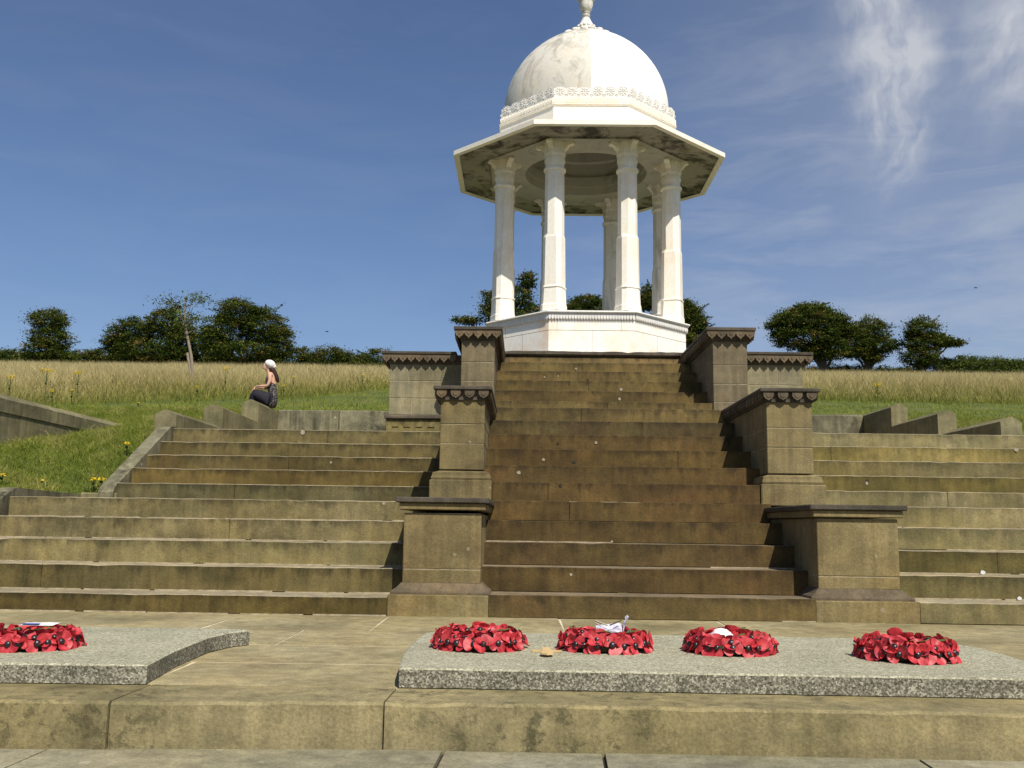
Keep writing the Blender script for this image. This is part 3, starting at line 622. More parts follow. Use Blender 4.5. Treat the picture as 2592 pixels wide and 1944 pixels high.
for sgn in (0, 1):
    x0, x1 = ((-1.885, -.85), (2.953, 3.855))[sgn]; zt_ = (3.118, 3.165)[sgn]; y0 = 13.6
    e = empty('parapet_wall', ((x0+x1)/2, y0, 1.95), ('grey sandstone parapet wall with scalloped coping, joining the upper pier on the left', 'grey sandstone parapet wall with scalloped coping, joining the upper pier on the right')[sgn], 'wall', 'scalloped parapet walls beside the upper piers')
    mb = MB(); vj = [(0, x0+.32), (0, x0+.72), (1, x0+.18), (1, x0+.62), (2, x0+.27)] if sgn == 0 else [(2, x1-.34), (1, x0+.12), (0, x1-.5), (1, x1-.4)]
    courses(mb, x0, x1, y0, 14.4, [2.235, 2.47, 2.712, zt_-.04], vj); 
    mb.box(x0+.02, x1-.02, 14.402, 17.9, 2.0, zt_-.3); mb.build('masonry', [WALLST, MORTAR], e)
    mb = MB(); mb.cbox(x0-(.05 if sgn == 0 else 0), x1+(.05 if sgn else 0), y0-.05, 14.4, 2.178, 2.234, .01); mb.build('string_course', CAPST, e)
    mb = MB(); mb.cbox(x0-.03, x1+.03, y0-.012, 14.4, 1.93, 2.176, .006)
    for i in range(6):
        cx = x0+.1+i*.165; mb.plate([(.045*math.cos(a*math.pi/6), .06*math.sin(a*math.pi/6)) for a in range(7)], (cx, y0-.0125, 2.07), (1, 0, 0), (0, 0, 1), (0, -1, 0), .012)
    mb.build('carved_foot', SAND_L, e)
    X0, X1 = ((-1.995, -.951), (3.057, 3.985))[sgn]
    mb = MB(); mb.cbox(X0, X1, y0-.1, 14.42, zt_-.042, zt_, .007); mb.build('capping', CAPST, e)
    mb = MB(); z0 = zt_-.0425; hv = .115
    prof = [(.006, z0-hv-.015), (.02, z0-hv), (.03, z0-hv*.6), (.05, z0-hv*.3), (.055, z0)]
    xa, xb = (x0, x1) if sgn == 0 else (x0, x1)
    rings = [[(xa-(o_ if sgn == 0 else 0), y0-o_, z), (xb+(o_ if sgn else 0), y0-o_, z), (xb+(o_ if sgn else 0), 14.398, z), (xa-(o_ if sgn == 0 else 0), 14.398, z)] for o_, z in prof]
    v = [p for r_ in rings for p in r_]; f = [(4*i+a, 4*i+(a+1) % 4, 4*i+4+(a+1) % 4, 4*i+4+a) for i in range(len(prof)-1) for a in range(4)]; f += [(0, 3, 2, 1), tuple(4*(len(prof)-1)+a for a in range(4))]
    mb.add(v, f, 1)
    valance(mb, (X0+.014, y0-.086, z0), (X1-.003, y0-.086, z0), (0, -1, 0), 9 if sgn == 0 else 8, hv, 'point')
    if sgn == 0: valance(mb, (X0+.014, 14.4, z0), (X0+.014, y0-.054, z0), (-1, 0, 0), 7, hv, 'point')
    else: valance(mb, (X1-.017, y0-.054, z0), (X1-.017, 14.4, z0), (1, 0, 0), 7, hv, 'point')
    mb.build('carved_valance', [PETAL, CAPST], e)

# ---------------------------------------------------------------- low garden walls
def gable(mb, x0, x1, y0, y1, zb, ze, za, m=0):
    xm = (x0+x1)/2; pr = [(x0, zb), (x1, zb), (x1, ze), (xm+.02, za), (xm-.02, za), (x0, ze)]
    n = max(2, int((y1-y0)/.35)); v = []
    for i in range(n+1):
        y = y0+(y1-y0)*i/n
        for a, b in pr: v.append((a+random.uniform(-.002, .002), y, b+(random.uniform(-.004, .004) if b > zb else 0)))
    k = 6; f = [tuple(range(k))[::-1], tuple(n*k+i for i in range(k))]+[(i*k+a, i*k+(a+1) % k, (i+1)*k+(a+1) % k, (i+1)*k+a) for i in range(n) for a in range(k)]
    mb.add(v, f, m)
e = empty('stepped_wall', (-4.8, 13.1, 1.9), 'grey stone wall with gabled coping climbing in three steps, left side, with the woman on it', 'wall', 'stepped gabled walls either side')
for y0, y1, ze, za in [(13.09, 15.09, 2.15, 2.212), (15.095, 17.11, 2.475, 2.53), (17.117, 18.8, 2.79, 2.868)]:
    mb = MB(); gable(mb, -4.945, -4.65, y0, y1, 1.5, ze, za); mb.build('wall_section', CONC, e)
e = empty('stepped_wall', (6.75, 13.1, 1.9), 'grey stone wall with gabled coping climbing in three steps, right side', 'wall', 'stepped gabled walls either side')
for y0, y1, ze, za in [(13.71, 15.76, 2.256, 2.322), (15.768, 17.74, 2.593, 2.66), (17.752, 19.6, 2.942, 3.01)]:
    mb = MB(); gable(mb, 6.6, 6.895, y0, y1, 1.5, ze, za); mb.build('wall_section', CONC, e)
e = empty('retaining_wall', (-2.8, 18.5, 1.9), 'low lichen stained retaining wall on the left between the stepped wall and the parapet', 'wall', 'low lichened retaining walls')
for a, b in [(-4.66, -3.5), (-3.495, -2.0), (-1.995, .4)]:
    mb = MB(); mb.cbox(a, b, 18.45, 18.75, 1.6, 2.845, .02); mb.build('wall_section', LICHW, e)
e = empty('retaining_wall', (5, 19.3, 1.9), 'low lichen stained retaining wall on the right between the parapet and the stepped wall', 'wall', 'low lichened retaining walls')
for a, b in [(1.6, 4.2), (4.205, 5.4), (5.405, 6.61)]:
    mb = MB(); mb.cbox(a, b, 19.2, 19.5, 1.6, 2.962, .02); mb.build('wall_section', LICHW, e)
e = empty('boundary_wall', (-6.7, 12, 1.5), 'long grey stone wall sinking into the grass bank at the left edge', 'wall')
for a, b in [(9.0, 11.2), (11.205, 13.6), (13.605, 16.6)]:
    mb = MB(); gable(mb, -6.87, -6.56, a, b, 2.065, 2.235, 2.315); mb.build('coping', CONC, e)
mb = MB(); mb.box(-6.85, -6.575, 9.0, 16.3, .6, 2.062); mb.build('masonry', CONC, e)

# ---------------------------------------------------------------- the domed pavilion
XC, YC = 1.05, 17.045; C0 = (XC, YC)
pv = empty('domed_pavilion', (XC, YC, 3.42), 'white marble octagonal pavilion with eight columns and a dome', 'pavilion')
MARBASE = marble('white_marble_stained', (.90, .86, .77), (.72, .67, .58), .35, 21, wa=.85, warm=(.84, .58, .36))
GREYJ = plain('grey_joint', (.22, .20, .17))
mb = MB(); mb.octo([(1.69, 3.34), (1.69, 3.425), (1.655, 3.44), (1.648, 3.46), (1.648, 3.814)], C0, 0); mb.octo([(1.648, 3.821), (1.648, 3.99)], C0, 0); mb.octo([(1.642, 3.80), (1.642, 3.84)], C0, 1)
for i, offs in ((0, ((.02, 3.44, 3.814), (-.55, 3.821, 3.99), (.47, 3.821, 3.99))), (1, ((-.1, 3.44, 3.814), (.35, 3.821, 3.99))), (7, ((.1, 3.44, 3.814), (-.3, 3.821, 3.99)))):
    a_ = math.pi/4*i-math.pi/2; nr = Vector((math.cos(a_), math.sin(a_), 0)); u_ = Vector((-nr.y, nr.x, 0))
    for o_, z0_, z1_ in offs: mb.plate([(-.0022, z0_), (.0022, z0_), (.0022, z1_), (-.0022, z1_)], Vector((XC, YC, 0))+nr*1.6487+u_*o_, u_, (0, 0, 1), -nr, .004, 1)
mb.build('base', [MARBASE, GREYJ], pv)
K8 = math.tan(math.pi/8)
def face(i, r):   # centre, along, normal for octagon side i at apothem r
    a = math.pi/4*i-math.pi/2; nrm = Vector((math.cos(a), math.sin(a), 0)); u = Vector((-nrm.y, nrm.x, 0))
    return Vector((XC, YC, 0))+nrm*r, u, nrm
mb = MB(); mb.octo([(1.64, 3.985), (1.66, 3.99), (1.66, 4.085), (1.70, 4.09), (1.72, 4.105), (1.715, 4.125), (1.70, 4.13), (1.6, 4.132), (.02, 4.132)], C0)
for i in range(8):
    c, u, nr = face(i, 1.663); L = 2*1.663*K8; n = 30; w = L/n
    for k in range(n):
        p = c+u*(w*(k+.5)-L/2); mb.plate([(-.42*w, 0), (-.42*w, -.07), (0, -.104), (.42*w, -.07), (.42*w, 0)], p+Vector((0, 0, 4.087)), u, (0, 0, 1), nr, .022)
mb.build('cornice', MARBCARVE, pv)
mb = MB(); mb.octo([(.01, 4.136), (1.48, 4.136), (1.49, 4.146), (1.47, 4.155), (.01, 4.155)], C0); mb.build('floor', MARB, pv)
# columns
VR = 1.4395/math.cos(math.pi/8)
def column(i):
    a = math.pi/4*i-math.pi/2+math.pi/8; cx, cy = XC+VR*math.cos(a), YC+VR*math.sin(a); c = (cx, cy); rot = 0
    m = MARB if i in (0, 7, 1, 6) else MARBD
    e = MB()
    def sq(prof):     # square with chamfered corners, turned to face outwards from the centre
        vs = []; 
        for h, ch, z in prof:
            for px, py in ((h, h-ch), (h-ch, h), (-h+ch, h), (-h, h-ch), (-h, -h+ch), (-h+ch, -h), (h-ch, -h), (h, -h+ch)):
                vs.append((cx+px*math.cos(a)-py*math.sin(a), cy+px*math.sin(a)+py*math.cos(a), z))
        k = len(prof); e.add(vs, [(q*8+i_, q*8+(i_+1) % 8, q*8+8+(i_+1) % 8, q*8+8+i_) for q in range(k-1) for i_ in range(8)])
    sq([(.180, .055, 4.15), (.180, .055, 4.245), (.172, .055, 4.265), (.164, .06, 4.53), (.174, .06, 4.535), (.174, .06, 4.553), (.161, .06, 4.565), (.156, .064, 5.375), (.148, .078, 5.425), (.12, .08, 5.427)])
    e.octo([(.150, 5.42), (.146, 6.50)], c, rot=math.pi/8)
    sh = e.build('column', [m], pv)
    r = MB(); r.lathe([(.147, 6.49), (.178, 6.50), (.186, 6.52), (.182, 6.545), (.165, 6.555), (.155, 6.57), (.155, 6.63), (.16, 6.64), (.16, 6.75), (.175, 6.77), (.18, 6.80)], c, 24)
    for k in range(16):
        b = 2*math.pi*k/16; r.ell((cx+.158*math.cos(b), cy+.158*math.sin(b), 6.69), (.014, .014, .05), 6, 5)
    r.build('ring', m, sh, smooth=False)
    q = MB(); q.octo([(.16, 6.74), (.165, 6.78), (.175, 6.99)], c)
    for k in range(4):
        b = a+k*math.pi/2; d = Vector((math.cos(b), math.sin(b), 0)); w = Vector((-d.y, d.x, 0))
        L = .33 if k in (1, 3) else .30
        pts = [(.08, 6.78), (.165, 6.78), (.175, 6.85), (.21, 6.875), (.245, 6.92), (L-.03, 6.93), (L, 6.94), (L+.005, 6.965), (L-.02, 6.985), (.08, 6.985)]
        q.plate([(x_, z_) for x_, z_ in pts], Vector((cx, cy, 0))-w*.046, d, (0, 0, 1), w, .092)
    q.build('capital', MARBCARVE if False else m, sh)
for i in range(8): column(i)
# eave with soffit, circular opening and inner dome
mb = MB(); mb.octo([(2.21, 6.985), (2.22, 6.972), (2.3065, 6.972), (2.3065, 7.048), (2.29, 7.052), (1.5, 7.20)], C0); mb.build('eave', MARB, pv)
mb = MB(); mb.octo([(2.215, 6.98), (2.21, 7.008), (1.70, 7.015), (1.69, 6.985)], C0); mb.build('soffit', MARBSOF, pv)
# flat inner soffit with round hole
v = []; n = 64; RH = 1.085
for i in range(n):
    a = 2*math.pi*i/n; r8 = 1.69/math.cos(((a+math.pi/8) % (math.pi/4))-math.pi/8)
    v += [(XC+r8*math.cos(a), YC+r8*math.sin(a), 6.984), (XC+RH*math.cos(a), YC+RH*math.sin(a), 6.984), (XC+RH*math.cos(a), YC+RH*math.sin(a), 7.14)]
mb = MB(); mb.add(v, [f for i in range(n) for f in ((3*i, 3*((i+1) % n), 3*((i+1) % n)+1, 3*i+1), (3*i+1, 3*((i+1) % n)+1, 3*((i+1) % n)+2, 3*i+2))])
mb.lathe([(1.085, 7.139), (1.06, 7.14), (1.06, 7.33), (1.10, 7.335), (1.10, 7.60), (1.05, 7.62), (1.03, 7.9), (.85, 8.4), (.5, 8.75), (.01, 8.9)], C0, 48)
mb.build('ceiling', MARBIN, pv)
# drum
mb = MB(); mb.octo([(1.515, 7.06), (1.515, 7.625), (1.535, 7.635), (1.545, 7.65), (1.53, 7.665), (1.515, 7.67), (1.515, 7.785), (1.47, 7.79), (1.40, 7.80)], C0)
for i in range(8):
    c, u, nr = face(i, 1.515); L = 2*1.515*K8; n = 34; w = L/n
    for k in range(n):
        p = c+u*(w*(k+.5)-L/2)+Vector((0, 0, 7.68)); mb.plate([(-.3*w, 0), (.15*w, 0), (.35*w, .085), (-.1*w, .085)], p, u, (0, 0, 1), nr, .018)
dr = mb.build('drum', MARB, pv)
mb = MB()
for i in range(8):
    c, u, nr = face(i, 1.51); L = 2*1.51*K8; n = 6; w = L/n
    base = [( -L/2, 0)]; top = []
    for k in range(n):
        x0 = -L/2+w*k
        for t in (0.0, .12, .2, .32, .5, .68, .8, .88): top.append((x0+w*t, {0.0: .152, .12: .155, .2: .168, .32: .182, .5: .19, .68: .182, .8: .168, .88: .155}[t]))
    top.append((L/2, .152)); pts = [(-L/2, 0)]+top+[(L/2, 0)]
    mb.plate(pts, c+Vector((0, 0, 7.783)), u, (0, 0, 1), -nr, .05)
    for k in range(n):
        p = c+u*(-L/2+w*(k+.5))+Vector((0, 0, 7.783+.108))
        for q in range(8):
            b = q*math.pi/4; cc = p+u*(.045*math.cos(b))+Vector((0, 0, .045*math.sin(b)))+nr*.004
            rot = Matrix((tuple(u), tuple(nr), (0, 0, 1))).transposed() @ Matrix.Rotation(-b, 3, 'Y')
            mb.ell(cc, (.028, .006, .013), 6, 5, 0, rot)
        mb.ell(p+nr*.004, (.014, .008, .014), 6, 5)
        pts2 = [(.073*math.cos(q*math.pi/8), .073*math.sin(q*math.pi/8)) for q in range(16)]
        for q in range(16):
            b = (q+.5)*math.pi/8; rot = Matrix((tuple(u), tuple(nr), (0, 0, 1))).transposed() @ Matrix.Rotation(-b-math.pi/2, 3, 'Y')
            mb.ell(p+u*(.077*math.cos(b))+Vector((0, 0, .077*math.sin(b)))+nr*.002, (.017, .005, .004), 5, 4, 0, rot)
        for dx, dz_ in ((0, .02), (-.02, .045), (.02, .045), (0, .05)):
            mb.ell(c+u*(-L/2+w*k+dx)+Vector((0, 0, 7.783+dz_))+nr*.004, (.009, .01, .014), 6, 4)
mb.build('flower_crest', MARBCARVE, dr)
# dome: eight marble gores, one panel noticeably greyer
prof = [(1.40, 7.79), (1.475, 7.80)]+[(1.485*math.cos(R(a)), 8.09+1.49*math.sin(R(a))*(1+.03*math.sin(R(a))**8)) for a in range(-11, 86, 4)]+[(.03, 9.65)]
ng = 16
for gset, mat, name in (([i for i in range(8)], None, 'dome'),):
    mb = MB(); n = 96; k = len(prof); vv = []
    for i in range(n):
        a = 2*math.pi*i/n-math.pi/2
        for r, z in prof: vv.append((XC+r*math.cos(a), YC+r*math.sin(a), z))
    mb.v = vv
    for i in range(n):
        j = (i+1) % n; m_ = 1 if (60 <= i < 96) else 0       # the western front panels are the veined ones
        for q in range(k-1): mb.f.append((i*k+q, j*k+q, j*k+q+1, i*k+q+1)); mb.m.append(m_)
    dm = mb.build('dome', [MARBDOME, MARBVEIN], pv, smooth=True)
fn = empty('finial', (0, 0, 6.2)); fn.parent = pv
fn = MB()
fn.lathe([(.40, 9.54), (.34, 9.61), (.24, 9.69), (.17, 9.75)], C0, 24)
for k in range(18):
    a = 2*math.pi*k/18; d = Vector((math.cos(a), math.sin(a), 0)); w = Vector((-d.y, d.x, 0))
    rot = Matrix((tuple(d), tuple(w), (0, 0, 1))).transposed() @ Matrix.Rotation(R(24), 3, 'Y')
    fn.ell(Vector((XC, YC, 9.575))+d*.44, (.095, .06, .040), 8, 5, 0, rot)
    fn.ell(Vector((XC, YC, 9.65))+d*.29, (.08, .042, .034), 8, 5, 0, rot)
for k in range(14):
    a = 2*math.pi*k/14; fn.ell((XC+.15*math.cos(a), YC+.15*math.sin(a), 9.80), (.036, .036, .036), 7, 5)
fn.lathe([(.17, 9.72), (.165, 9.80), (.14, 9.84), (.10, 9.92), (.07, 9.98), (.055, 10.0), (.07, 10.015), (.078, 10.035), (.065, 10.055), (.05, 10.06), (.07, 10.08), (.075, 10.10), (.062, 10.115), (.085, 10.13), (.11, 10.17), (.125, 10.25), (.13, 10.32), (.15, 10.37), (.19, 10.39), (.20, 10.41), (.15, 10.43), (.10, 10.45), (.08, 10.6), (.03, 10.8), (.0, 10.85)], C0, 24)
for o_ in list(bpy.data.objects):
    if o_.type == 'EMPTY' and o_.name.startswith('finial'): bpy.data.objects.remove(o_)
fn.build('finial', MARBD, pv, smooth=True, angle=50)

# ---------------------------------------------------------------- trees and hedges
LEAF = grassmat('tree_leaves', [(0, (.026, .045, .010)), (.35, (.062, .095, .018)), (.7, (.12, .15, .028)), (.88, (.18, .13, .04)), (1, (.26, .17, .05))], .3)
LEAFY = grassmat('light_leaves', [(0, (.05, .075, .015)), (.5, (.11, .15, .03)), (1, (.19, .21, .06))], .3)
BARK = plain('bark', (.09, .07, .05), c2=(.045, .036, .026), sc=14, bmp=.8)
STAKE = plain('weathered_wood', (.30, .25, .18), c2=(.17, .14, .10), sc=30)
def leafmesh(name, C, sz, mat, tintc, parent=None, up=.6, bmean=.45, bsd=.2):
    n = len(C); d = rng.normal(0, 1, (n, 3)); d[:, 2] = np.abs(d[:, 2])*(1+up)+up; d /= np.linalg.norm(d, axis=1)[:, None]
    t = rng.normal(0, 1, (n, 3)); t -= (t*d).sum(1)[:, None]*d; t /= np.linalg.norm(t, axis=1)[:, None]; b = np.cross(d, t)
    s = sz*rng.uniform(.6, 1.3, n)
    V = np.stack([C-t*s[:, None], C+b*(s*.5)[:, None], C+t*s[:, None], C-b*(s*.5)[:, None]], 1).reshape(-1, 3)
    L = np.arange(4*n); T = np.clip(tintc, 0, 1)
    loc = Vector(parent.location) if parent else None
    if parent: V = V-np.array(loc)[None, :]
    o = npmesh(name, V, L, np.full(n, 4), T, mat); o.parent = parent; return o
def crown(name, Y, blobs, parent, dens=1.0, lsize=.055, mat=LEAF, spike=.5, depth=1.0, layer=.4):
    P_ = []; T_ = []
    for (x, z, rx, rz) in blobs:
        ry = max(rx, rz)*.9*depth; area = rx*rz
        nc = int((66+145*area)*dens)
        for _ in range(nc):
            u = rng.normal(0, 1, 3); u /= np.linalg.norm(u); r = rng.uniform(.35, 1.0)**.45*(1+.07*rng.normal())
            c = np.array([x, Y, z])+u*np.array([rx, ry, rz])*r
            out_ = rng.random() < spike*.35 and r > .85
            m = int(rng.uniform(35, 75)); spr = rng.uniform(.10, .24)
            q = rng.normal(0, 1, (m, 3))*np.array([spr, spr, spr*layer])
            if out_:
                k = rng.uniform(0, 1, m)**1.2; dirn = u*np.array([1, 1, .5])+np.array([rng.normal(0, .4), 0, rng.normal(.1, .3)]); L_ = rng.uniform(.2, .5)
                q = dirn[None, :]*(k*L_)[:, None]+rng.normal(0, 1, (m, 3))*(.055*(1.05-k))[:, None]
            P_.append(c+q); T_.append(np.clip(rng.normal(.40, .25)+rng.normal(0, .13, m)+(.12 if u[2] > .3 else 0), 0, 1))
    return leafmesh(name, np.concatenate(P_), lsize, mat, np.concatenate(T_), parent)
def tree(label, Y, blobs, tx, dens=1.0, grow=1.0, group='dark trees along the hilltop', name='hawthorn_tree', **kw):
    blobs = [(x, z, rx*grow, rz*grow) for x, z, rx, rz in blobs]
    zb = zt(tx, Y)-.1; e = empty(name, (tx, Y, zb), label, 'tree', group)
    crown('crown', Y, blobs, e, dens, **kw)
    mb = MB(); zc = min(b[1] for b in blobs)
    mb.tube([(tx, Y, zb), (tx+.05, Y, zb+.6), (tx-.03, Y, max(zc, zb+1))], [.16, .12, .09])
    for (x, z, rx, rz) in blobs:
        a = Vector((tx, Y, zb+.5)); b = Vector((x, Y+random.uniform(-.3, .3), z)); mid = a.lerp(b, .5)+Vector((random.uniform(-.15, .15), 0, random.uniform(-.1, .2)))
        mb.tube([a, mid, b], [.09, .06, .025], 6)
        for _ in range(5):
            q = b+Vector((random.uniform(-rx, rx), random.uniform(-.4, .4), random.uniform(-.3*rz, rz*.95))); mb.tube([mid.lerp(b, random.random()), q], [.03, .008], 5)
    mb.build('trunk', BARK, e); return e
tree('squarish dark hawthorn standing alone, leftmost on the skyline', 50, [(-24.74, 10.97, .86, .6), (-24.6, 10.05, 1.0, .62), (-24.67, 9.3, 1.15, .6), (-25.3, 8.9, .7, .4), (-23.9, 8.9, .7, .4)], -24.6, .9)
tree('broad dark tree behind the thin staked sapling', 51, [(-20.64, 10.53, 1.25, .85), (-18.95, 11.05, 1.1, .85), (-19.59, 9.5, 2.0, .7), (-21.53, 9.98, .67, .5), (-17.96, 10.07, .9, 1.0), (-18.23, 9.2, 1.0, .6), (-20.5, 8.9, 1.2, .5), (-18.8, 8.8, 1.3, .5)], -19.3)
tree('tall rounded dark tree above the seated woman', 50, [(-14.77, 11.45, 1.2, .72), (-15.43, 10.39, 1.25, .95), (-13.53, 10.78, 1.0, 1.05), (-14.41, 9.31, 2.0, .6), (-12.69, 9.94, .65, .95), (-16.19, 9.9, .6, .85), (-15.4, 8.8, 1.1, .5), (-13.4, 8.8, 1.2, .5)], -14.3)
tree('spreading hawthorn seen left of and between the left pavilion columns', 44, [(-1.49, 10.9, .5, .45), (-.33, 11.0, .6, .6), (.08, 11.85, .2, .4), (-1.27, 10.34, .75, .42), (-.74, 9.98, 1.1, .4), (-2.63, 9.96, .55, .07), (.31, 10.25, .5, .5), (-.3, 9.4, 1.0, .4)], -.7, .5, spike=.9)
tree('small bushy treetop between the two front pavilion columns', 50, [(3.17, 12.2, .8, .34), (2.5, 11.8, .6, .28), (3.7, 11.75, .9, .6), (3.2, 11.0, 1.2, .7)], 3.2, .7)
tree('bushy hawthorn right of the pavilion, behind its base', 48, [(6.07, 12.0, .38, .62), (7.21, 10.95, .95, .75), (8.17, 10.96, .72, .66), (7.86, 11.6, .42, .32), (8.34, 10.3, .65, .6), (7.2, 9.9, 1.3, .5)], 7.3)
tree('large domed hawthorn, first tree right of the piers', 50, [(14.4, 11.4, 1.65, .7), (13.45, 11.05, 1.0, .65), (15.58, 11.15, .95, .72), (14.38, 10.5, 1.75, .55), (14.54, 11.92, .95, .35), (15.7, 9.9, .8, .6), (16.4, 10.9, .6, .4), (14.9, 9.7, .8, .35)], 15.3)
tree('low spreading hawthorn, middle of the three on the right', 52, [(18.41, 11.3, .95, .68), (17.7, 10.7, 1.1, .6), (18.95, 10.5, 1.0, .45), (17.6, 10.1, .8, .3), (18.4, 9.9, .5, .3)], 18.2, .9)
tree('windswept hawthorn with a long low branch, rightmost on the skyline', 51, [(20.71, 11.15, .85, .62), (20.92, 10.5, 1.1, .42), (20.53, 9.76, .9, .6), (22.2, 10.47, .55, .07), (21.8, 10.6, .4, .15)], 20.6, .9, spike=.9)
# sapling with its stake
e = empty('sapling', (-8.458, 25, 4.1), 'thin leaning sapling with sparse crown in the long grass', 'sapling')
crown('crown', 25, [(-9.27, 6.38, .22, .12), (-8.85, 6.41, .33, .20), (-8.48, 6.41, .15, .17), (-8.64, 5.95, .22, .14), (-9.08, 6.2, .2, .1), (-8.33, 5.8, .1, .18), (-8.87, 5.79, .1, .1)], e, .065, .036, LEAFY, .4)
mb = MB(); mb.tube([(-8.46, 25, 4.05), (-8.60, 25, 4.95), (-8.78, 25, 5.65), (-8.83, 25, 6.2)], [.045, .038, .030, .014])
for q in [(-9.3, 6.45), (-9.05, 6.3), (-8.65, 6.55), (-8.45, 6.4), (-8.6, 5.95), (-8.33, 5.85), (-8.9, 6.6), (-8.3, 6.1)]:
    mb.tube([(-8.79, 25, random.uniform(5.5, 5.8)), ((-8.79+q[0])/2, 25+random.uniform(-.1, .1), q[1]-.2), (q[0], 25, q[1])], [.014, .009, .004], 5)
mb.build('trunk', STAKE, e)
mb = MB(); mb.tube([(-8.50, 24.95, 4.05), (-8.60, 24.95, 4.6), (-8.69, 24.95, 5.03)], [.035, .034, .033], 8)
tag(mb.build_at('tree_stake', STAKE, (-8.5, 24.95, 4.1)), 'weathered wooden stake leaning against the sapling stem', 'stake')
def hedge(label, Y, xs_, h, dens, mat=LEAF, lump=.2):
    x0, x1 = xs_; bl = []; x = x0
    while x < x1:
        hh = h*(1+random.uniform(-lump, lump)); bl.append((x, zt(x, Y)+hh*.5, random.uniform(.8, 1.2), hh*.55)); x += random.uniform(.45, .8)
    e = empty('hedge', ((x0+x1)/2, Y, zt((x0+x1)/2, Y)), label, 'hedge', 'hedges on the skyline')
    crown('foliage', Y, bl, e, dens, .05, mat, .3, .5)
hedge('low hedge at the far left of the skyline behind the lone hawthorn', 53, (-34, -16), 1.05, .6)
hedge('low hedge between the tall tree and the parapet wall', 53, (-12.5, -5.5), 1.15, .7, LEAF, .3)
hedge('low dark scrub under the three hawthorns on the right', 54, (11.5, 21.8), .7, .5)
hedge('bright green clipped hedge at the far right of the skyline', 51.5, (21.6, 34), 1.2, .7, LEAFY, .08)
for x, y, h_, lab in [(-27.2, 52, 1.5, 'thin fence post in the hedge at the far left'), (26.3, 50, 1.6, 'thin wooden post in the hedge at the far right')]:
    z = zt(x, y); mb = MB(); mb.tube([(x, y, z-.1), (x+.03, y, z+h_)], [.035, .03], 6); mb.ell((x+.03, y, z+h_), (.045, .045, .03), 6, 4)
    tag(mb.build_at('fence_post', STAKE, (x, y, z)), lab, 'post')

# ---------------------------------------------------------------- ragwort
YEL = plain('ragwort_yellow', (.85, .62, .02), c2=(.65, .42, .01), sc=60)
STEM = plain('green_stem', (.06, .10, .02))
FL = [(-9.72, 19.74, .72, .09, 'large yellow flowerhead, tallest in the long grass at the left'), (-9.31, 20.25, .66, .07, 'flat yellow flowerhead right of the tallest one at the left'),
      (-9.93, 18.75, .62, .07, 'flat yellow flowerhead at the left edge of the meadow'), (-9.07, 18.7, .36, .04, 'small yellow flower just above the long sloping wall'),
      (-8.74, 18.8, .36, .02, 'tiny yellow flower on the meadow edge above the sloping wall'), (-6.43, 20.91, .75, .055, 'yellow flowerhead in the meadow left of the woman'),
      (-7.2, 21.42, .3, .03, 'small yellow flower at the foot of the sapling'), (-7.6, 19.2, .1, .02, 'tiny yellow flower in the lawn above the nearest wall end'),
      (-5.33, 21.57, .34, .025, 'small yellow flower behind the back of the woman'), (-5.62, 23.64, .42, .025, 'small yellow flower in the straw grass right of the head of the woman'),
      (-4.37, 26.25, .42, .035, 'yellow flowerhead in the meadow just left of the parapet wall'), (7.6, 21.21, .55, .06, 'lone yellow flowerhead in the meadow on the right'),
      (-4.95, 12.24, .18, .03, 'yellow flower beside the upper side kerb of the left steps'), 
      (-5.59, 10.56, .14, .025, 'yellow flower at the left edge of the bank'), (-5.34, 10.95, .1, .015, 'small yellow flower in the middle of the lower left bank'),
      (-4.95, 11.36, .17, .03, 'yellow flower cluster at the foot of the side kerb, furthest left'), (-4.9, 11.45, .13, .03, 'yellow flower cluster touching the foot of the side kerb')]
for x, y, h_, r_, lab in FL:
    r_ *= 1.35
    z = zt(x, y) if y > 18.5 or x < -4.8 else 1.0
    e = empty('ragwort_plant', (x, y, z), lab, 'flower', 'yellow ragwort in the grass')
    mb = MB(); nb = max(8, int(r_*190))
    for k in range(nb):
        a = random.uniform(0, 6.28); rr_ = r_*math.sqrt(random.random()); hz = z+h_-rr_*.3+random.uniform(-.02, .02)*(r_/.05)
        mb.ell((x+rr_*math.cos(a), y+rr_*math.sin(a)*.7, hz), (.011+.07*r_, .011+.07*r_, .005+.03*r_), 6, 4)
    mb.build('flowers', YEL, e)
    mb = MB(); mb.tube([(x, y, z), (x+.01, y, z+h_*.6), (x, y, z+h_-.01)], [.006, .005, .004], 5)
    for k in range(4):
        a = k*1.7; mb.tube([(x, y, z+h_*.6), (x+r_*.7*math.cos(a), y+r_*.6*math.sin(a), z+h_-.01)], [.004, .003], 4)
        mb.plate([(0, 0), (.05, .02), (.11, 0), (.05, -.02)], (x, y, z+h_*(.2+.12*k)), (math.cos(a), math.sin(a), .3), (-math.sin(a), math.cos(a), 0), (0, 0, 1), .003)
    mb.build('stem', STEM, e)

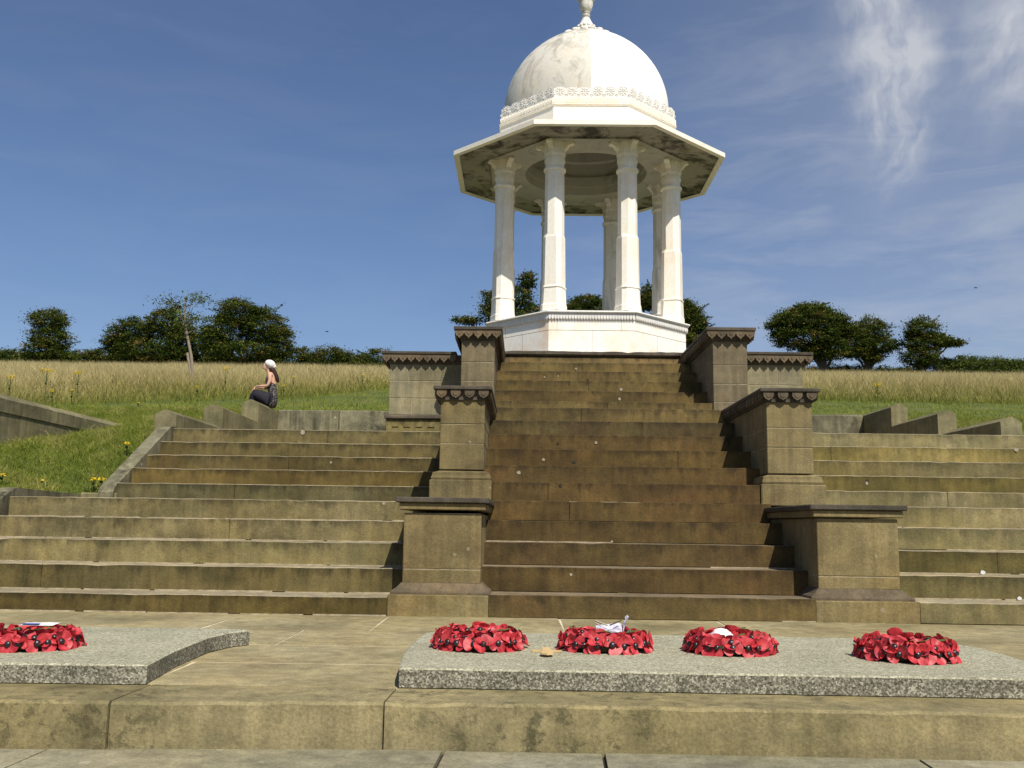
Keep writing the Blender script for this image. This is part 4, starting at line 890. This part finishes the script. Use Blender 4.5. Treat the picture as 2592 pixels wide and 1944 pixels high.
# ---------------------------------------------------------------- poppy wreaths
def petalmat():
    m, t, b = newmat('red_paper'); t.nodes.remove(b); o = t.nodes['Material Output']
    P = N(t, 'ShaderNodeNewGeometry').outputs['Position']; rn = N(t, 'ShaderNodeObjectInfo').outputs['Random']
    c = mix(t, rn, (.48, .026, .036), (.35, .014, .024)); c = mix(t, ramp(t, noise(t, P, 30, 3), [(.4, (0, 0, 0)), (.6, (1, 1, 1))]), c, (.62, .06, .07))
    d = N(t, 'ShaderNodeBsdfDiffuse'); tr = N(t, 'ShaderNodeBsdfTranslucent'); gl = N(t, 'ShaderNodeBsdfGlossy'); gl.inputs[1].default_value = .5
    mx = N(t, 'ShaderNodeMixShader'); mx.inputs[0].default_value = .22; mg = N(t, 'ShaderNodeMixShader'); mg.inputs[0].default_value = .04
    t.links.new(c, d.inputs[0]); t.links.new(c, tr.inputs[0]); t.links.new(d.outputs[0], mx.inputs[1]); t.links.new(tr.outputs[0], mx.inputs[2])
    t.links.new(mx.outputs[0], mg.inputs[1]); t.links.new(gl.outputs[0], mg.inputs[2]); t.links.new(mg.outputs[0], o.inputs[0]); return m
RED = petalmat()
BLK = plain('black_plastic', (.012, .012, .014), .35, spec=.6); RINGM = plain('moss_ring', (.03, .04, .02), bmp=.5)
LEAFG = plain('paper_leaf', (.07, .11, .025), c2=(.10, .14, .03))
WHITE = plain('white_card', (.8, .8, .78), c2=(.7, .7, .7)); BLUE = plain('blue_print', (.05, .09, .35))
def poppy_mesh(seed):
    r = random.Random(seed); mb = MB()
    npet = r.choice([2, 2, 3, 4]); a0 = r.uniform(0, 6.28)
    for p in range(npet):
        a = a0+p*2*math.pi/npet+r.uniform(-.15, .15); wd = {2: 1.45, 3: 1.2, 4: 1.0}[npet]*r.uniform(.95, 1.05); cup = r.uniform(.05, .4); ln = r.uniform(.052, .062); cur = r.uniform(-.25, .35)
        NU, NV = 9, 5; v = []
        for j in range(NV+1):
            f = j/NV; rad = ln*f
            for i in range(NU+1):
                s_ = (i/NU-.5)*2; ang = a+s_*wd*(.9-.2*f**2*abs(s_)); edge = 1-.20*abs(s_)**3*f
                z = cup*rad+cur*rad*f*f+.003*math.sin(s_*4+p*2)*f+.0015*p+.004*s_*s_*f
                v.append((rad*edge*math.cos(ang), rad*edge*math.sin(ang), z))
        fs = [(j*(NU+1)+i, j*(NU+1)+i+1, (j+1)*(NU+1)+i+1, (j+1)*(NU+1)+i) for j in range(NV) for i in range(NU)]
        mb.add(v, fs)
    me = bpy.data.meshes.new('poppy'); me.from_pydata(mb.v, [], mb.f); me.materials.append(RED); me.polygons.foreach_set('use_smooth', [True]*len(mb.f)); me.update()
    return me
PM = [poppy_mesh(s) for s in range(9)]
mb = MB(); mb.ell((0, 0, .012), (.0172, .0172, .0115), 12, 8); CEN = mb.mesh('centre', BLK, True)
def leaf_at(mb, p, az, tilt, L):
    d = Vector((math.cos(az)*math.cos(tilt), math.sin(az)*math.cos(tilt), math.sin(tilt))); w = Vector((-math.sin(az), math.cos(az), 0)); 
    mb.plate([(0, 0), (.35*L, .22*L), (.7*L, .2*L), (L, 0), (.7*L, -.2*L), (.35*L, -.22*L)], p, d, w, d.cross(w), .0012)
def wreath(x, y, rz, label, ro=.205, seed=0, ht=1.0):
    rd = random.Random(seed); e = empty('poppy_wreath', (x, y, .0905), label, 'wreath', 'red poppy wreaths laid on the granite slabs'); e.rotation_euler.z = 0
    z0 = .0905
    mb = MB(); n, m = 40, 8; v = []
    for i in range(n):
        a = 2*math.pi*i/n
        for q in range(m):
            b = 2*math.pi*q/m; v.append((x+(.178+.045*math.cos(b))*math.cos(a), y+(.178+.045*math.cos(b))*math.sin(a), z0+.033+.032*math.sin(b)))
    mb.add(v, [(i*m+q, ((i+1) % n)*m+q, ((i+1) % n)*m+(q+1) % m, i*m+(q+1) % m) for i in range(n) for q in range(m)]); mb.build('ring', RINGM, e)
    for cnt, rad, zz, tilt, sd in ((22, .224, .040, 72, .003), (18, .200, .060, 42, .005), (14, .158, .060, -22, .008)):
        for k in range(cnt):
            a = 2*math.pi*(k+rd.uniform(-.25, .25))/cnt+rz
            p = bpy.data.objects.new('poppy', PM[rd.randrange(9)]); S.collection.objects.link(p); p.parent = e
            p.location = (rad*math.cos(a), rad*math.sin(a), (zz+rd.uniform(-sd, sd))*ht)
            tl = R(tilt+rd.uniform(-11, 11)); nrm = Vector((math.cos(a)*math.sin(tl), math.sin(a)*math.sin(tl), math.cos(tl)))
            q = nrm.to_track_quat('Z', 'Y'); p.rotation_mode = 'QUATERNION'; from_ = Matrix.Rotation(rd.uniform(0, 6.28), 3, 'Z').to_quaternion(); p.rotation_quaternion = q @ from_
            s_ = rd.uniform(.86, 1.02); p.scale = (s_, s_, s_)
            c = bpy.data.objects.new('centre', CEN); S.collection.objects.link(c); c.parent = p
    for a, az, L_ in [(rd.uniform(0, 6.28), rd.uniform(0, 6.28), rd.uniform(.05, .08)) for k in range(4)]+[(a_, a_+1.3, .065) for a_ in (-2.0, -1.7, -1.1, -.85)]:
        mb = MB(); leaf_at(mb, (x+.17*math.cos(a), y+.17*math.sin(a), z0+.098), az, .2, L_); mb.build('leaf', LEAFG, e)
    return e
w0 = wreath(-2.50, 5.13, .1, 'red poppy wreath on the left slab with a white and blue card in it', seed=3)
w1 = wreath(-.228, 5.40, .3, 'red poppy wreath nearest the rounded left corner of the broad slab', seed=4)
w2 = wreath(.445, 5.41, .2, 'red poppy wreath with crumpled cellophane, right of the small wooden cross', seed=5)
w3 = wreath(1.10, 5.38, .0, 'red poppy wreath with crumpled white paper in its middle', seed=6)
w4 = wreath(1.965, 5.21, .5, 'untidy red poppy wreath with upright petals and green leaves, far right', seed=11, ht=1.1)
# cards, paper and cellophane lying on the wreaths
mb = MB(); mb.v = []; 
def sheet(mb, c, ux, uy, w, h_, amp, seed, m=0, n=7):
    r = random.Random(seed); ux, uy = Vector(ux).normalized(), Vector(uy).normalized(); nn = ux.cross(uy); v = []
    for side in (0, 1):
        for j in range(n+1):
            for i in range(n+1):
                r2 = random.Random(seed*1000+j*50+i)
                v.append(Vector(c)+ux*((i/n-.5)*w)+uy*((j/n-.5)*h_)+nn*(r2.uniform(-amp, amp)+side*.0012))
    q = (n+1)**2; f = [(j*(n+1)+i, j*(n+1)+i+1, (j+1)*(n+1)+i+1, (j+1)*(n+1)+i) for j in range(n) for i in range(n)]
    mb.add(v, f+[tuple(q+a for a in g_)[::-1] for g_ in f], m)
mb = MB(); sheet(mb, (-2.50, 5.22, .195), (1, .1, 0), (0, 1, .08), .17, .09, .0012, 1, 0, 3)
sheet(mb, (-2.53, 5.19, .1985), (1, .1, 0), (0, 1, .08), .085, .03, .0005, 2, 1, 2)
tag(mb.build_at('card', [WHITE, BLUE], (-2.5, 5.22, .188)), 'white and blue card lying on the left wreath', 'card')
mb = MB(); sheet(mb, (-.19, 5.58, .172), (1, .04, .0), (0, .9, .25), .12, .03, .001, 3, 0, 3)
tag(mb.build_at('card', WHITE, (-.19, 5.6, .196)), 'narrow white card at the back of the wreath by the slab corner', 'card')
mb = MB()
prof_ = [(-.085, 0), (-.07, .03), (-.045, .052), (-.01, .062), (.03, .056), (.055, .04), (.085, .012), (.09, 0)]
v = []; 
for yy, sc_ in ((-.05, .35), (-.03, .85), (0, 1.0), (.03, .9), (.05, .4)):
    for a, b in prof_: v.append((1.075+a*(.65+.15*sc_)+random.uniform(-.004, .004), 5.45+yy, .145+b*sc_*.95+random.uniform(-.004, .004)))
k = len(prof_); mb.add(v, [(j*k+i, j*k+i+1, (j+1)*k+i+1, (j+1)*k+i) for j in range(4) for i in range(k-1)]+[tuple(range(k))[::-1], tuple(4*k+i for i in range(k))]+[(j*k, (j+1)*k, (j+1)*k+k-1, j*k+k-1) for j in range(4)])
tag(mb.build_at('paper', WHITE, (1.075, 5.45, .15)), 'crumpled white paper resting in the third wreath of the broad slab', 'paper')
def cello():
    m, t, b = newmat('cellophane'); b.inputs['Base Color'].default_value = (.75, .78, .9, 1); b.inputs['Roughness'].default_value = .12; b.inputs['Specular IOR Level'].default_value = .8
    b.inputs['Alpha'].default_value = .6; return m
CELLO = cello(); GOLD = plain('dark_gold_edge', (.10, .075, .02), .4, spec=.6)
mb = MB(); sheet(mb, (.47, 5.48, .192), (1, 0, .1), (0, .75, .6), .14, .06, .013, 5, 0, 6); sheet(mb, (.56, 5.50, .215), (.3, .1, 1), (0, 1, .2), .09, .05, .01, 6, 0, 5)
mb.tube([(.395, 5.45, .232), (.46, 5.44, .21)], [.004, .004], 5, 1); mb.tube([(.535, 5.45, .236), (.47, 5.44, .21)], [.004, .004], 5, 1); mb.tube([(.395, 5.45, .222), (.425, 5.44, .205)], [.003, .003], 5, 1)
tag(mb.build_at('cellophane_wrap', [CELLO, GOLD], (.47, 5.48, .2)), 'crumpled cellophane wrap with dark gold edges on the second wreath of the broad slab', 'wrapper')
# small wooden remembrance cross lying on the slab
CW = plain('light_wood', (.58, .42, .20), c2=(.48, .33, .15), sc=25); mb = MB(); zc_ = .0915
ce = empty('wooden_cross', (.12, 5.15, .09), 'small light wooden cross lying flat on the broad slab between two wreaths', 'cross')
mb.plate([(-.075, -.011), (.075, -.011), (.075, .011), (-.075, .011)], (.13, 5.24, zc_), (1, .02, 0), (0, 1, 0), (0, 0, 1), .009); mb.build('crossbar', CW, ce)
mb = MB(); mb.plate([(-.02, .055), (.02, .055), (.022, -.09), (.032, -.14), (.03, -.19), (0, -.215), (-.03, -.19), (-.032, -.14), (-.022, -.09)], (.127, 5.235, zc_+.0105), (1, 0, 0), (0, 1, 0), (0, 0, 1), .008); mb.build('upright', CW, ce)
# scraps and pebbles
SCR = plain('white_scrap', (.50, .50, .49), c2=(.40, .40, .40)); 
for (x, y, z, r_, lab) in [(4.052, 8.89, .367, .032, 'larger white paper scrap on the third tread of the right steps'), (4.168, 8.50, .170, .026, 'small white paper scrap on the lowest right tread near the edge of the photo')]:
    mb = MB(); rs = random.Random(int(x*10)); mb.plate([(r_*rs.uniform(.55, 1.0)*math.cos(q*.9), r_*.75*rs.uniform(.5, 1.0)*math.sin(q*.9)) for q in range(7)], (x, y, z+.016), (1, .1, .15), (-.1, .5, .9), (0, -.9, .5), .003)
    tag(mb.build_at('paper_scrap', SCR, (x, y, z)), lab, 'litter')

# ---------------------------------------------------------------- seated woman
SKIN = plain('skin', (.58, .34, .24), .6, c2=(.52, .30, .21)); HAIRM = plain('auburn_hair', (.035, .011, .008), .6, c2=(.018, .008, .006), sc=60); CAPM = plain('white_headscarf', (.80, .79, .76), .9, c2=(.55, .54, .52), sc=45)
BLACKC = plain('black_cloth', (.012, .012, .017), .8, c2=(.02, .018, .028))
def pattern():
    m, t, b = newmat('patterned_dress'); P = N(t, 'ShaderNodeNewGeometry').outputs['Position']
    vo = N(t, 'ShaderNodeTexVoronoi', feature='DISTANCE_TO_EDGE'); setin(t, vo, Vector=P, Scale=26.0)
    c = ramp(t, vo.outputs['Distance'], [(.08, (.015, .015, .018)), (.16, (.22, .19, .17))]); n = noise(t, P, 45, 3)
    t.links.new(mix(t, ramp(t, n, [(.45, (0, 0, 0)), (.55, (1, 1, 1))]), c, (.03, .03, .035)), b.inputs['Base Color']); return m
DRESS = pattern()
k_ = 18.25/17.9
def pw(x, z, y=18.25): return (x*k_, y, .731+(z-.731)*k_)
def skin(name, nodes, edges, mat, parent, sub=2):
    me = bpy.data.meshes.new(name); loc = Vector(parent.location)
    while parent.parent: parent = parent.parent
    me.from_pydata([tuple(Vector(n_[0])-loc) for n_ in nodes], edges, []); o = bpy.data.objects.new(name, me); S.collection.objects.link(o)
    me.materials.append(mat); mo = o.modifiers.new('skin', 'SKIN'); mo.use_smooth_shade = True
    if not me.skin_vertices: pass
    for i, n_ in enumerate(nodes):
        r_ = n_[1]; me.skin_vertices[0].data[i].radius = (r_, r_) if not isinstance(r_, tuple) else r_
        me.skin_vertices[0].data[i].use_root = (i == 0)
    sb = o.modifiers.new('sub', 'SUBSURF'); sb.levels = sub; sb.render_levels = sub; o.parent = parent; return o
pe = empty('person', pw(-4.62, 2.83), 'woman in white headscarf, patterned top and black trousers sitting on the stepped wall', 'person')
yL, yR = 18.12, 18.40
nodes = [(pw(-4.60, 2.95), .07), (pw(-4.615, 3.10), .075), (pw(-4.645, 3.28), .088), (pw(-4.665, 3.40), .07), (pw(-4.70, 3.47), .035), (pw(-4.735, 3.53), .048), (pw(-4.745, 3.58), .078), (pw(-4.72, 3.645), .06), (pw(-4.832, 3.575), .020),
         (pw(-4.655, 3.41, yL), .042), (pw(-4.64, 3.30, yL-.02), .036), (pw(-4.68, 3.195, yL-.03), .030), (pw(-4.80, 3.192, yL), .026), (pw(-4.905, 3.197, 18.2), .02), (pw(-4.955, 3.17, 18.22), .026), (pw(-4.985, 3.13, 18.23), .012),
         (pw(-4.655, 3.41, yR), .042), (pw(-4.64, 3.30, yR+.02), .036), (pw(-4.70, 3.20, yR+.03), .030), (pw(-4.82, 3.195, yR), .026), (pw(-4.92, 3.19, 18.3), .02), (pw(-4.96, 3.16, 18.28), .024), (pw(-4.985, 3.12, 18.27), .012),
         (pw(-4.66, 2.94, yL), .055), (pw(-4.93, 3.07, yL), .05), (pw(-4.99, 2.86, yL), .04), (pw(-4.96, 2.70, yL), .03), (pw(-5.07, 2.69, yL), .022),
         (pw(-4.66, 2.94, yR), .055), (pw(-4.93, 3.07, yR), .05), (pw(-4.99, 2.86, yR), .04), (pw(-4.96, 2.70, yR), .03), (pw(-5.07, 2.69, yR), .022)]
ed = [(0, 1), (1, 2), (2, 3), (3, 4), (4, 5), (5, 6), (6, 7), (6, 8), (3, 9), (9, 10), (10, 11), (11, 12), (12, 13), (13, 14), (14, 15), (3, 16), (16, 17), (17, 18), (18, 19), (19, 20), (20, 21), (21, 22), (0, 23), (23, 24), (24, 25), (25, 26), (26, 27), (0, 28), (28, 29), (29, 30), (30, 31), (31, 32)]
b0 = len(nodes)      # fingers
nodes += [(pw(-4.785, 3.527), .034)]; ed += [(6, len(nodes)-1)]      # chin
for q, (hi_, yy, sg) in enumerate(((14, 18.22, -1), (21, 18.28, 1))):
    for f_ in range(4):
        a = len(nodes); nodes += [(pw(-4.975, 3.135-.003*f_, yy+.014*(f_-1.5)), .008), (pw(-4.995, 3.10-.004*f_, yy+.016*(f_-1.5)), .007)]; ed += [(hi_, a), (a, a+1)]
    a = len(nodes); nodes += [(pw(-4.945, 3.135, yy+sg*.035), .009)]; ed += [(hi_, a)]
skin('body', nodes, ed, SKIN, pe)
t0 = [(pw(-4.605, 2.90), .10), (pw(-4.61, 3.02), .10), (pw(-4.62, 3.14), .09), (pw(-4.655, 3.26), .102), (pw(-4.70, 3.345), .085), (pw(-4.705, 3.40), .05)]
skin('patterned_top', t0+[(pw(-4.60, 2.885, 18.14), .09), (pw(-4.60, 2.885, 18.36), .09), (pw(-4.70, 2.93, 18.12), .075), (pw(-4.70, 2.93, 18.38), .075)], [(0, 1), (1, 2), (2, 3), (3, 4), (4, 5), (0, 6), (0, 7), (6, 8), (7, 9)], DRESS, pe)
skin('trousers', [(pw(-4.65, 2.94), .11), (pw(-4.69, 2.95, yL), .115), (pw(-4.82, 3.02, yL), .135), (pw(-4.92, 3.045, yL+.02), .11), (pw(-4.95, 2.93, yL+.02), .085), (pw(-4.95, 2.74, yL+.02), .05),
                  (pw(-4.69, 2.95, yR), .115), (pw(-4.82, 3.02, yR), .135), (pw(-4.92, 3.045, yR-.02), .11), (pw(-4.95, 2.93, yR-.02), .085), (pw(-4.95, 2.74, yR), .05)],
     [(0, 1), (1, 2), (2, 3), (3, 4), (4, 5), (0, 6), (6, 7), (7, 8), (8, 9), (9, 10)], BLACKC, pe)
skin('hair', [(pw(-4.68, 3.55), .075), (pw(-4.64, 3.50), .062), (pw(-4.59, 3.44), .052), (pw(-4.555, 3.37), .046), (pw(-4.535, 3.31), .034), (pw(-4.52, 3.275), .010)], [(0, 1), (1, 2), (2, 3), (3, 4), (4, 5)], HAIRM, pe)
mb = MB(); mb.ell(pw(-4.688, 3.618), (.106, .094, .082), 20, 12, 0, Matrix.Rotation(R(28), 3, 'Y')); mb.ell(pw(-4.62, 3.575), (.045, .05, .045), 12, 8)
mb.build('headscarf', CAPM, pe, smooth=True)
mb = MB()
for yy in (18.215, 18.285): mb.ell(pw(-4.812, 3.598, yy), (.010, .012, .008), 8, 6)
mb.build('eyes', BLACKC, pe, smooth=True)
mb = MB()
for yy in (18.25-.068, 18.25+.068): mb.ell(pw(-4.72, 3.592, yy), (.014, .007, .02), 8, 6)
mb.build('ears', SKIN, pe, smooth=True)
mb = MB(); mb.ell(pw(-4.812, 3.543), (.010, .022, .006), 8, 5); mb.build('mouth', plain('lips', (.35, .10, .08)), pe, smooth=True)
# two distant birds
for x, y, z, s_, lab in [(-8.6, 42, 8.97, .10, 'tiny dark bird low in the sky left of the pavilion'), (19.5, 42, 11.22, .10, 'tiny dark bird in the sky at the far right')]:
    e = empty('bird', (x, y, z), lab, 'bird'); mb = MB(); mb.ell((x, y, z), (s_*.7, s_*.22, s_*.2), 10, 6); mb.ell((x-s_*.75, y, z+s_*.08), (s_*.18, s_*.15, s_*.15), 8, 5); mb.build('body', BLACKC, e, smooth=True)
    for sg in (-1, 1):
        mb = MB(); mb.plate([(-.25*s_, 0), (.25*s_, 0), (.3*s_, sg*.7*s_), (.1*s_, sg*1.2*s_), (-.05*s_, sg*.8*s_)], (x, y, z+s_*.1), (1, 0, 0), (0, .9, .35), (0, 0, 1), .008); mb.build('wing', BLACKC, e)
